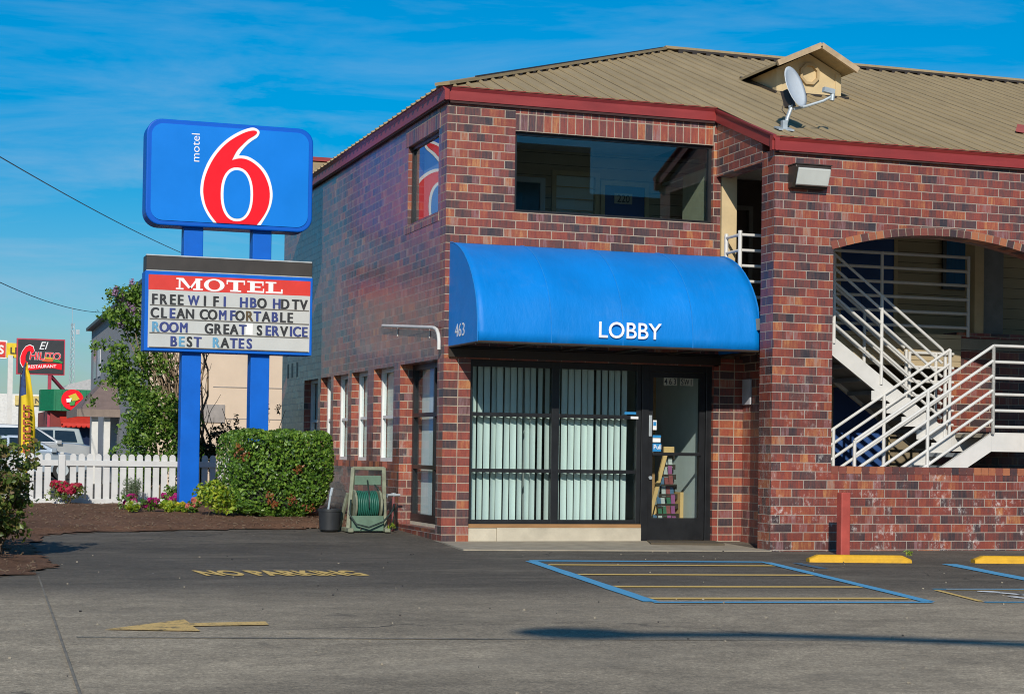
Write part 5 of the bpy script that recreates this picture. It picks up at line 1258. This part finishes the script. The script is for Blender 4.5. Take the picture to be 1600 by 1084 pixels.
# plan: corner (-.30,25.2), side wall back to (.06,45.2), front wall to the right
m = MB(); A_, B_, C_ = Vector((-.42, 25.0, 0)), Vector((-.02, 45.2, 0)), Vector((9, 25.0, 0))
grey = simple('grey_render', (.27, .275, .29), .85, amt=.1, grime=.3); beige = simple('beige_block', (.62, .49, .37), .85, amt=.06, scale=2, grime=.12)
m.add([A_, B_, B_+Vector((9, 0, 0)), C_]+[p+Vector((0, 0, 5.25)) for p in (A_, B_, B_+Vector((9, 0, 0)), C_)], [(0, 4, 5, 1)], 0); m.add([A_, C_, C_+Vector((0, 0, 5.25)), A_+Vector((0, 0, 5.25))], [(0, 1, 2, 3)], 1); m.add([B_, B_+Vector((9, 0, 0)), B_+Vector((9, 0, 5.25)), B_+Vector((0, 0, 5.25))], [(0, 1, 2, 3)], 0)
m.add([C_, B_+Vector((9, 0, 0)), B_+Vector((9, 0, 5.25)), C_+Vector((0, 0, 5.25))], [(0, 1, 2, 3)], 0); m.add([p+Vector((0, 0, 5.2)) for p in (A_, B_, B_+Vector((9, 0, 0)), C_)], [(0, 1, 2, 3)], 0)
rebase(m.build('wall', [grey, beige], nb_), nb_)
m = MB(); m.beam(A_+Vector((-.05, 0, 5.27)), B_+Vector((-.05, 0, 5.27)), .3, .10); m.beam(A_+Vector((0, -.05, 5.27)), C_+Vector((0, -.05, 5.27)), .3, .10); rebase(m.build('parapet_cap', M['bronze'], nb_), nb_)
for k, yy in enumerate((41.2, 43.0)):
    x = -.42+.4*(yy-25)/20.2; m = MB(); m.box(x-.03, x+.05, yy-.45, yy+.45, 3.45, 4.45); wdw = rebase(m.build('window', simple('tall_pane', (.09, .10, .12), .2) if k else simple('white_blind_pane', (.5, .5, .52), .5), nb_), nb_)
m = MB(); m.box(1.2, 8.5, 24.985, 25.0, 2.64, 2.66); m.box(1.2, 8.5, 24.987, 25.0, 1.84, 1.86); m.box(.9, 1.5, 24.96, 25.0, 1.75, 2.2); rebase(m.build('wall_band', simple('beige_joint', (.3, .27, .25), .8), nb_), nb_)

cn = empty('canopy_shelter', (-.4, 34.5, 0), 'brown hip roofed canopy on white posts beside the grey store', 'canopy')
m = MB(); bx0, bx1, by0, by1, zb_, zt_ = -1.45, 1.4, 33, 36.8, 2.12, 3.15
m.add([(bx0, by0, zb_), (bx1, by0, zb_), (bx1, by1, zb_), (bx0, by1, zb_), (-.5, 34.4, zt_), (1.0, 34.4, zt_), (1.0, 35.6, zt_), (-.5, 35.6, zt_)], [(0, 1, 5, 4), (1, 2, 6, 5), (2, 3, 7, 6), (3, 0, 4, 7), (4, 5, 6, 7), (0, 3, 2, 1)])
rebase(m.build('roof', simple('brown_shingle', (.17, .125, .115), .85, amt=.15, bump=.4), cn), cn)
m = MB(); m.box(bx0, bx1, by0-.04, by0-.001, zb_-.16, zb_+.06); m.box(bx0-.04, bx0-.001, by0, by1, zb_-.16, zb_+.06); rebase(m.build('fascia', simple('brown_fascia', (.22, .17, .14), .8), cn), cn)
for x, yy in ((-.95, 33.3), (-.6, 33.3), (-.3, 36.4)): rebase(MB().box(x-.09, x+.09, yy-.09, yy+.09, 0, zb_-.161).build('post', M['white'], cn), cn)

# restaurant
rs = empty('restaurant_building', (1.4, 72, 0), 'red fronted restaurant with green parapet and scalloped red awning', 'building')
m = MB(); m.box(.45, 9, 72.2, 82, 0, 2.9); rebase(m.build('wall', simple('restaurant_red', (.20, .028, .022), .7), rs), rs)
m = MB(); m.prism([(-.02, 72.9), (.55, 71.6), (9, 71.6), (9, 74), (-.02, 74)], lambda u, v, t: (u, v, t), 2.86, 3.93)
for i in range(24): m.box(.62+i*.3, .65+i*.3, 71.57, 71.6, 2.9, 3.9)
rebase(m.build('parapet', simple('green_metal', (.004, .16, .065), .5), rs), rs)
m = MB(); m.prism([(1.46+.55*math.cos(R(a)), 3.42+.52*math.sin(R(a))) for a in range(0, 360, 20)], FN, 71.5, 71.56, 0)
m.prism([(1.25, 3.6), (1.6, 3.75), (1.8, 3.45), (1.5, 3.3)], FN, 71.44, 71.49, 1); m.prism([(1.3, 3.3), (1.6, 3.4), (1.55, 3.15), (1.35, 3.12)], FN, 71.43, 71.485, 2); m.prism([(1.15, 3.45), (1.42, 3.5), (1.36, 3.3), (1.18, 3.28)], FN, 71.42, 71.48, 3)
rebase(m.build('emblem', [M['signred'], M['fl_yel'], simple('emblem_green', (.05, .25, .05), .6), M['vinylwhite']], rs), rs)
m = MB(); m.prism([(72.19, 2.62), (71.3, 2.25), (71.3, 2.12), (72.19, 2.5)], lambda u, v, t: (t, u, v), .9, 4)
for i in range(12): m.tube([(1.03+i*.25, 71.3, 2.13), (1.03+i*.25, 71.33, 2.08)], .12, 10)
rebase(m.build('scalloped_awning', simple('bright_red_awning', (.55, .035, .02), .7), rs), rs)
m = MB(); m.box(1.1, 4, 72.12, 72.19, .6, 2.1); m.box(.65, .95, 72.12, 72.19, .9, 2.0); rebase(m.build('window', simple('dark_blue_glass', (.015, .025, .06), .15), rs), rs)
m = MB(); m.tube([(1.25+.35*math.cos(R(a))+.2, 72.08, 1.75+.09*math.sin(R(a))) for a in range(170, 371, 20)], .018, 6); m.text('Open', .22, (1.25, 72.09, 1.72), (1, .0, 0), (0, 0, 1), bold=.01)
rebase(m.build('neon_sign', M['fl_red'], rs), rs)
rebase(MB().box(.92, 1.0, 71.3, 71.4, 0, 2.2).build('post', M['white'], rs), rs)
m = MB(); m.box(1.7, 2.2, 71.0, 71.2, .5, 1.05); tag(m.build('yellow_board', M['fl_yel']), 'small yellow board below the restaurant window', 'board')

cs = empty('restaurant_sign', (.1, 67.4, 0), 'black El Chilito restaurant sign on a red pole above the green parapet', 'sign')
def sgn(m, mats, nm): return rebase(m.build(nm, mats, cs), cs)
sx0, sx1, sz0, sz1, sy = -1.49, .74, 4.47, 6.18, 67.4
m = MB(); m.box(sx0, sx1, sy, sy+.3, sz0, sz1); sgn(m, simple('sign_red_frame', (.45, .03, .06), .5), 'cabinet')
m = MB(); m.box(sx0+.06, sx1-.06, sy-.03, sy, sz0+.06, sz1-.06); sgn(m, simple('sign_charcoal', (.018, .020, .024), .5), 'face')
U = lambda px, pz: (sx0+(px-245)/(1015-245)*(sx1-sx0), sz1-(pz-95)/(640-95)*(sz1-sz0))
m = MB()
m.text('El', .52, (U(590, 255)[0], sy-.05, U(590, 255)[1]), (1, 0, 0), (.06, 0, 1), 0, shear=.25, bold=.0, depth=.005)
oc = [U(*p) for p in ((340, 540), (300, 470), (295, 390), (330, 290), (385, 215), (450, 185), (510, 210), (530, 280), (500, 320), (455, 280), (420, 290), (385, 370), (385, 440), (430, 470), (400, 490))]
m.prism(oc, FN, sy-.05, sy-.04, 0)
cxm = sum(p[0] for p in oc)/len(oc); czm = sum(p[1] for p in oc)/len(oc)
m.prism([(cxm+(p[0]-cxm)*.93, czm+(p[1]-czm)*.93) for p in oc], FN, sy-.06, sy-.051, 1)
m.text('HILITO', .50, (U(440, 420)[0], sy-.05, U(440, 412)[1]), (1, 0, 0), (.12, 0, 1), 0, bold=.035, sx=.93, depth=.005); m.text('HILITO', .50, (U(440, 420)[0], sy-.056, U(440, 412)[1]), (1, 0, 0), (.12, 0, 1), 1, bold=.012, sx=.93, depth=.005)
bn = [U(*p) for p in ((410, 500), (560, 490), (700, 468), (840, 462), (970, 470), (965, 560), (830, 535), (700, 535), (560, 565), (420, 580))]
m.prism(bn, FN, sy-.045, sy-.04, 1)
m.text('RESTAURANT', .20, (U(425, 540)[0], sy-.052, U(425, 545)[1]), (1, 0, .045), (0, 0, 1), 0, bold=.012, sx=1.06, depth=.005)
m.prism([U(*p) for p in ((640, 435), (700, 400), (780, 385), (830, 400), (820, 440), (740, 445))], FN, sy-.075, sy-.07, 2); m.prism([U(*p) for p in ((830, 398), (900, 400), (985, 445), (970, 460), (880, 445), (825, 440))], FN, sy-.077, sy-.072, 3); m.prism([U(*p) for p in ((690, 370), (820, 380), (815, 400), (700, 395))], FN, sy-.079, sy-.074, 4)
sgn(m, [M['vinylwhite'], M['signred'], simple('chili_orange', (.6, .1, .02), .5), simple('chili_green', (.03, .22, .05), .5), M['fl_yel']], 'lettering')
redp = simple('red_pole_paint', (.35, .03, .06), .5)
m = MB(); m.box(-.02, .14, sy+.05, sy+.25, 0, sz0-.001); sgn(m, redp, 'pole'); m = MB(); m.beam((.10, sy+.15, sz0-.03), (.80, sy+.9, 3.75), .13, .13); sgn(m, redp, 'brace')

cs.scale = (1.059,)*3; cs.location = (.453, 72.57, -.064)
# red and yellow pole signs far left
yp = empty('yellow_shop_sign', (-1.27, 78, 0), 'yellow sign with black letters LI on a white pole', 'sign')
m = MB(); m.box(-1.50, .3, 77.6, 77.9, 5.72, 6.5); rebase(m.build('face', simple('sign_yellow', (.74, .52, .01), .5), yp), yp)
m = MB(); m.text('LI', .50, (-1.33, 77.58, 5.93), (1, 0, 0), (0, 0, 1), bold=.02, depth=.004); rebase(m.build('lettering', M['letblack'], yp), yp)
rebase(MB().box(-1.42, -1.16, 77.45, 77.595, 0, 5.85).build('pole', M['white'], yp), yp)
rp = empty('red_shop_sign', (-2.3, 75.4, 0), 'red sign with white border and white letter S at the left edge', 'sign')
m = MB(); m.box(-4.6, -1.57, 75.3, 75.6, 5.55, 6.5, 0); m.box(-4.55, -1.65, 75.27, 75.3, 5.63, 6.42, 1); rebase(m.build('face', [M['vinylwhite'], M['boardred']], rp), rp)
m = MB(); m.text('S', .62, (-2.02, 75.25, 5.80), (1, 0, 0), (0, 0, 1), bold=.03, depth=.004); rebase(m.build('lettering', M['vinylwhite'], rp), rp)
rebase(MB().box(-3.3, -3.1, 75.4, 75.6, 0, 5.549).build('pole', M['white'], rp), rp)
rp.scale = (1.0335,)*3; rp.location = (-2.18, 78.6, -.037)
# white store behind
wb = empty('white_store', (1, 88, 0), 'white flat roofed store with a yellow name sign far behind the cars', 'building')
m = MB(); m.box(-1.6, 10, 88, 97, 1.6, 4.1); m.box(-1.6, 10, 90, 97, 0, 1.6); rebase(m.build('wall', simple('store_white', (.66, .65, .62), .8), wb), wb)
m = MB(); m.box(-.5, 5, 87.85, 87.999, 3.45, 4.0); rebase(m.build('sign_board', simple('pale_yellow_sign', (.60, .46, .16), .6), wb), wb)
m = MB(); m.text('NMENT', .42, (.62, 87.83, 3.58), (1, 0, 0), (0, 0, 1), bold=.02, depth=.004); rebase(m.build('lettering', M['letblack'], wb), wb)
for x in (-1.4, -.4, .9, 2.2, 3.6): rebase(MB().box(x-.12, x+.12, 88.1, 88.35, 0, 1.599).build('post', M['white'], wb), wb)
m = MB(); m.box(-1.5, 10, 89.9, 89.99, .3, 1.5); rebase(m.build('window', simple('dark_window', (.02, .022, .025), .15), wb), wb)
wr_ = empty('pale_roofed_house', (5, 104, 0), 'pale low house roof showing between the green parapet and grey store', 'building')
m = MB(); m.prism([(2.6, 4.2), (3.6, 5.2), (5.0, 5.6), (6.5, 5.4), (7.5, 4.2)], FN, 102, 108); rebase(m.build('roof', simple('pale_shingle', (.42, .41, .40), .9), wr_), wr_); rebase(MB().box(3, 7.2, 102.3, 107.5, 0, 4.199).build('wall', M['cream'], wr_), wr_)
gc = empty('station_canopy', (-6, 95, 0), 'white station canopy with blue stripe at the far left edge', 'canopy')
m = MB(); m.box(-9, -3.1, 92, 97, 4.55, 5.0); rebase(m.build('roof', M['white'], gc), gc); rebase(MB().box(-3.6, -3.2, 93, 93.3, 0, 4.549).build('post', M['white'], gc), gc); rebase(MB().box(-9, -2.6, 91, 91.4, 3.0, 3.5).build('blue_band', M['ltblue'], gc), gc); rebase(MB().box(-9, -2.6, 91.5, 95, 0, 2.9).build('kiosk', M['white_wall'], gc), gc)

# lattice radio tower
rt_ = empty('radio_tower', (6.35, 133.7, 0), 'thin lattice radio mast on the horizon', 'tower')
m = MB(); legs = [(6.05, 133.6), (6.65, 133.6), (6.35, 134.1)]
for lx, ly in legs: m.tube([(lx, ly, 0), (6.35+(lx-6.35)*.45, 133.75+(ly-133.75)*.45, 11.4)], .03, 5)
for k in range(22):
    za, zc = k*.52, (k+1)*.52; sa, sc = 1-.55*za/11.4, 1-.55*zc/11.4
    for i in range(3):
        p, q = legs[i], legs[(i+1) % 3]; m.tube([(6.35+(p[0]-6.35)*sa, 133.75+(p[1]-133.75)*sa, za), (6.35+(q[0]-6.35)*sc, 133.75+(q[1]-133.75)*sc, zc)], .016, 4)
m.tube([(6.3, 133.7, 11.3), (6.3, 133.7, 12.8)], .02, 5); rebase(m.build('mast', M['galv'], rt_), rt_); rebase(MB().box(6.6, 6.9, 133.6, 133.8, 10.5, 10.9).build('antenna', M['galv'], rt_), rt_)
# far trees
def ftree(x, y, h, w_, seed, lab, conif=False):
    r = empty('far_tree', (x, y, 0), lab, 'tree', 'trees on the horizon'); rn = random.Random(seed); B = []
    for k in range(22):
        t = rn.random(); ww = w_*(1-t*.85) if conif else w_*math.sin(math.pi*(.15+.8*t)); a = rn.uniform(0, 6.28); q = rn.random()**.5*ww*.8; B.append((x+q*math.cos(a), y+q*math.sin(a), h*(.2+.78*t), max(.2, ww*.4), max(.2, ww*.4), h*.09))
    m = MB(); leaves(m, 1300, blobs(B, .3), .16, rn); rebase(m.build('crown', M['lf_dark'], r), r); rebase(MB().tube([(x, y, 0), (x, y, h*.85)], [.2, .05], 7).build('trunk', M['bark'], r), r)
for i, (x, y, h, w_, cf, lab) in enumerate([(-4.2, 150, 6.0, 1.4, True, 'dark conifer at the far left horizon beside the white pole'), (-2.9, 158, 5.4, 1.5, True, 'second dark conifer left of the white sign pole'), (-.6, 152, 6.2, 1.3, True, 'dark conifer between the white pole and the yellow flag'), (-5.9, 150, 5.5, 2, False, 'round dark tree at the left edge of the horizon'), (1.2, 160, 5.0, 2, False, 'low round tree behind the white store'), (18.0, 118, 13.2, 1.6, True, 'tall dark conifer top just above the letter board'), (3.5, 165, 5.0, 2.2, False, 'broad low tree behind the green parapet')]):
    ftree(x, y, h, w_, 70+i, lab, cf)

# ------------------------------------------------------------------ cars
def carpaint(name, c, met=.5):
    t = NT(name); t.set(c, .28, met, .5); t.b.inputs['Coat Weight'].default_value = .6; t.b.inputs['Coat Roughness'].default_value = .05
    nz = t.noise(t.obj(), 3, 3); t.put(t.b.inputs['Roughness'], t.m_('ADD', .22, t.m_('MULTIPLY', nz, .15))); return t.m
M['carglass'] = simple('car_glass', (.015, .022, .025), .06, spec=.8)
M['tyre'] = simple('tyre_rubber', (.015, .015, .015), .8)
M['amber'] = simple('amber_lens', (.6, .22, .02), .25)
M['lamp'] = simple('clear_lamp', (.55, .57, .58), .15)
def car(name, label, cat, loc, rz, paintm, L_, Wd, low, cab, winx, wheels=(.18, .80), wr=.34):
    """low: lower-body side profile (x forward, z); cab: greenhouse profile; built from +-width sections"""
    r = empty(name, loc, label, cat, 'cars parked across the street'); r.rotation_euler = (0, 0, rz)
    def loft(prof, secs):
        m = MB(); n = len(prof)
        for yy, s_, dz in secs:
            cx = sum(p[0] for p in prof)/n
            for p in prof: m.v.append((cx+(p[0]-cx)*s_, yy, p[1]*(1 if dz == 0 else 1)+dz*(p[1] > prof[0][1]+.2)))
        for i in range(len(secs)-1):
            for k in range(n): m.f.append([i*n+k, i*n+(k+1) % n, (i+1)*n+(k+1) % n, (i+1)*n+k]); m.mi.append(0)
        m.f += [list(range(n))[::-1], [(len(secs)-1)*n+k for k in range(n)]]; m.mi += [0, 0]; return m
    h = Wd/2
    b = loft(low, [(-h, .975, -.03), (-h+.10, 1, 0), (h-.10, 1, 0), (h, .975, -.03)]).build('body', paintm, r, smooth=2, bevel=.03)
    zs = [p[1] for p in cab]; zb0, zt0 = min(zs), max(zs); m = MB(); n = len(cab)
    for sgn_ in (-1, 1):
        for p in cab: t = (p[1]-zb0)/(zt0-zb0); m.v.append((p[0], sgn_*(h-.04-.17*t), p[1]))
    for k in range(n): m.f.append([k, (k+1) % n, n+(k+1) % n, n+k]); m.mi.append(0)
    m.f += [list(range(n))[::-1], list(range(n, 2*n))]; m.mi += [0, 0]; m.build('cabin', paintm, r, smooth=2, bevel=.03)
    def onside(x, z, s_, off=.006): t = (z-zb0)/(zt0-zb0); return (x, s_*(h-.04-.17*t+off), z)
    for s_ in (-1, 1):
        for q in winx: MB().poly([onside(*p, s_) for p in q]).build('side_window', M['carglass'], r)
    # windscreens
    fx = [p for p in cab if p[0] > 0]; 
    def screen(a, b_):
        m = MB(); d = Vector((b_[0]-a[0], 0, b_[1]-a[1])); nn = Vector((d.z, 0, -d.x)).normalized()*.008
        if nn.x*(a[0]+b_[0]) < 0: nn = -nn
        A1, B1 = Vector((a[0], 0, a[1]))+d*.08+nn, Vector((a[0], 0, a[1]))+d*.90+nn
        wa, wb_ = h-.13, h-.25; m.poly([(A1.x, -wa, A1.z), (A1.x, wa, A1.z), (B1.x, wb_, B1.z), (B1.x, -wb_, B1.z)]); m.build('windscreen', M['carglass'], r)
    screen(cab[-1], cab[-2]); screen(cab[0], cab[1])
    x0, x1 = min(p[0] for p in low), max(p[0] for p in low)
    for wx in wheels:
        for s_ in (-1, 1):
            xx = x0+(x1-x0)*wx; w_ = MB(); w_.tube([(xx, s_*(h-.20), wr), (xx, s_*(h+.005), wr)], wr, 22); wo_ = w_.build('wheel', M['tyre'], r, smooth=2); MB().tube([(xx, s_*(h+.004), wr), (xx, s_*(h+.02), wr)], wr*.62, 16).build('rim', M['galv'], wo_, smooth=2)
    for s_ in (-1, 1):
        m = MB(); zz_ = [p[1] for p in low if p[0] > x1-.25]; zc = .70*max(zz_) if max(zz_) < .85 else .74*max(zz_)
        m.box(x1-.30, x1-.03, s_*(h-.14)-.12, s_*(h-.14)+.155 if s_ > 0 else s_*(h-.14)+.12, zc-.02, zc+.14) if s_ > 0 else m.box(x1-.30, x1-.03, -h-.012, -h+.22, zc-.02, zc+.14)
        m.build('headlight', M['amber'] if 'suv' in name else M['lamp'], r, bevel=.02)
    mm = MB(); mm.box(.95, 1.12, -h-.16, -h+.02, 1.0*zb0, zb0+.14); mm.box(.95, 1.12, h-.02, h+.16, zb0, zb0+.14); mm.build('mirror', paintm, r, bevel=.02)
    return r
suv_low = [(-2.35, .38), (-2.38, .85), (-2.3, 1.18), (.95, 1.22), (1.6, 1.20), (2.2, 1.11), (2.38, .97), (2.40, .40), (1.9, .32), (-2.0, .32)]
suv_cab = [(-2.25, 1.16), (-2.05, 1.80), (-1.2, 1.86), (-.2, 1.83), (.25, 1.76), (1.15, 1.19)]
suv_w = [[(-1.98, 1.25), (-1.1, 1.25), (-1.1, 1.72), (-1.86, 1.70)], [(-1.03, 1.25), (-.15, 1.25), (-.15, 1.73), (-1.03, 1.73)], [(-.08, 1.25), (.92, 1.24), (.24, 1.70), (-.08, 1.72)]]
car('silver_suv', 'silver suv with amber headlight parked behind the yellow flag', 'car', (-2.08, 46.6, 0), 0, carpaint('silver_car_paint', (.52, .54, .55)), 4.8, 1.85, suv_low, suv_cab, suv_w)
sed_low = [(-2.25, .32), (-2.3, .70), (-2.2, .93), (-1.4, .96), (.95, .93), (1.7, .84), (2.15, .72), (2.22, .35), (1.8, .24), (-1.9, .24)]
sed_cab = [(-1.75, .90), (-1.0, 1.36), (-.4, 1.43), (.10, 1.42), (.35, 1.36), (1.25, .88)]
sed_w = [[(-1.25, .98), (-.42, .98), (-.42, 1.33), (-.92, 1.30)], [(-.34, .98), (.85, .97), (.22, 1.32), (-.34, 1.35)]]
car('pale_blue_sedan', 'pale blue sedan nearest the fence with dark side windows', 'car', (-2.75, 39.6, 0), 0, carpaint('pale_blue_car_paint', (.40, .47, .54)), 4.5, 1.75, sed_low, sed_cab, sed_w, wr=.31)
gr = car('green_suv', 'dark windowed silver green wagon partly hidden behind the silver suv', 'car', (-1.75, 54.2, 0), math.pi, carpaint('grey_green_car_paint', (.34, .38, .36)), 4.8, 1.85, suv_low, suv_cab, suv_w)

# ------------------------------------------------------------------ wires and the street lamp whose shadow lies on the road
def wire(name, a, b, sag, lab, r=.011):
    a, b = Vector(a), Vector(b); pts = []
    for i in range(25): t = i/24; p = a.lerp(b, t); p.z -= sag*4*t*(1-t); pts.append(p)
    tag(MB().tube(pts, r, 6).build(name, M['bronze'], smooth=True), lab, 'wire', 'overhead wires')
wire('power_wire', (-8.5, 0, 6.2), (5.0, 48, 8.0), .35, 'upper thin power wire running behind the big blue sign')
wire('power_wire', (-7.3, 8, 5.0), (1.27, 51, 6.35), .55, 'lower thin power wire sloping down to the lilac tree')
LP = Vector((-2.2, -9.95, 0))-LD*(8/abs(LD.z)); LQ = Vector((.9, -11.5, 0))-LD*(8/abs(LD.z))
sl2 = empty('street_lamp', (LQ.x+1.5, LQ.y-.9, 0), 'tall street lamp on a curved arm above the road behind the viewer', 'street lamp')
dv2 = (LQ-LP).normalized(); m = MB(); m.tube([LP+dv2*.5, LP+dv2*1.3+Vector((0, 0, .12)), LP+dv2*2.2+Vector((0, 0, .10)), LQ, LQ+dv2*.8+Vector((0, 0, -.3)), (LQ.x+1.5, LQ.y-.9, 7.2)], .085, 8); part(m, 'arm', M['galv'], sl2, smooth=True)
m = MB(); m.tube([(LQ.x+1.5, LQ.y-.9, 0), (LQ.x+1.5, LQ.y-.9, 7.3)], [.11, .07], 12); part(m, 'pole', M['galv'], sl2, smooth=2)
m = MB(); m.tube([LP-dv2*.2, LP, LP+dv2*.3, LP+dv2*.6], [.06, .15, .16, .07], 12); part(m, 'lamp_head', M['galv'], sl2, smooth=True)
# small tufts by the wheel stop
for i, (x, y, lab) in enumerate(((4.06, -3.72, 'small grass tuft at the right end of the yellow wheel stop'), (-.25, 1.35, 'thin weed on the pavement by the hose reel'))):
    bush('grass_tuft', lab, 'weed', (x, y), (.06, .05, .10), 45, .026, [M['lf_yellow']], seed=90+i, nb=4, stems=0, asp=.15)

ob = empty('opposite_building', (14, -42, 0), 'tall dark brick building across the street behind the viewer', 'building')
part(MB().box(8.5, 17.1, -52, -40, 0, 12.2), 'wall', simple('dark_brick_block', (.10, .07, .055), .85), ob); part(MB().box(17.101, 30, -52, -40.5, 0, 10.6), 'wing', simple('tan_block', (.16, .13, .10), .85), ob)
m = MB()
for i in range(4):
    for j in range(3): m.box(9.3+i*2., 10.5+i*2., -39.99, -39.95, 1.4+j*3.6, 3.2+j*3.6)
part(m, 'window', M['carglass'], ob)
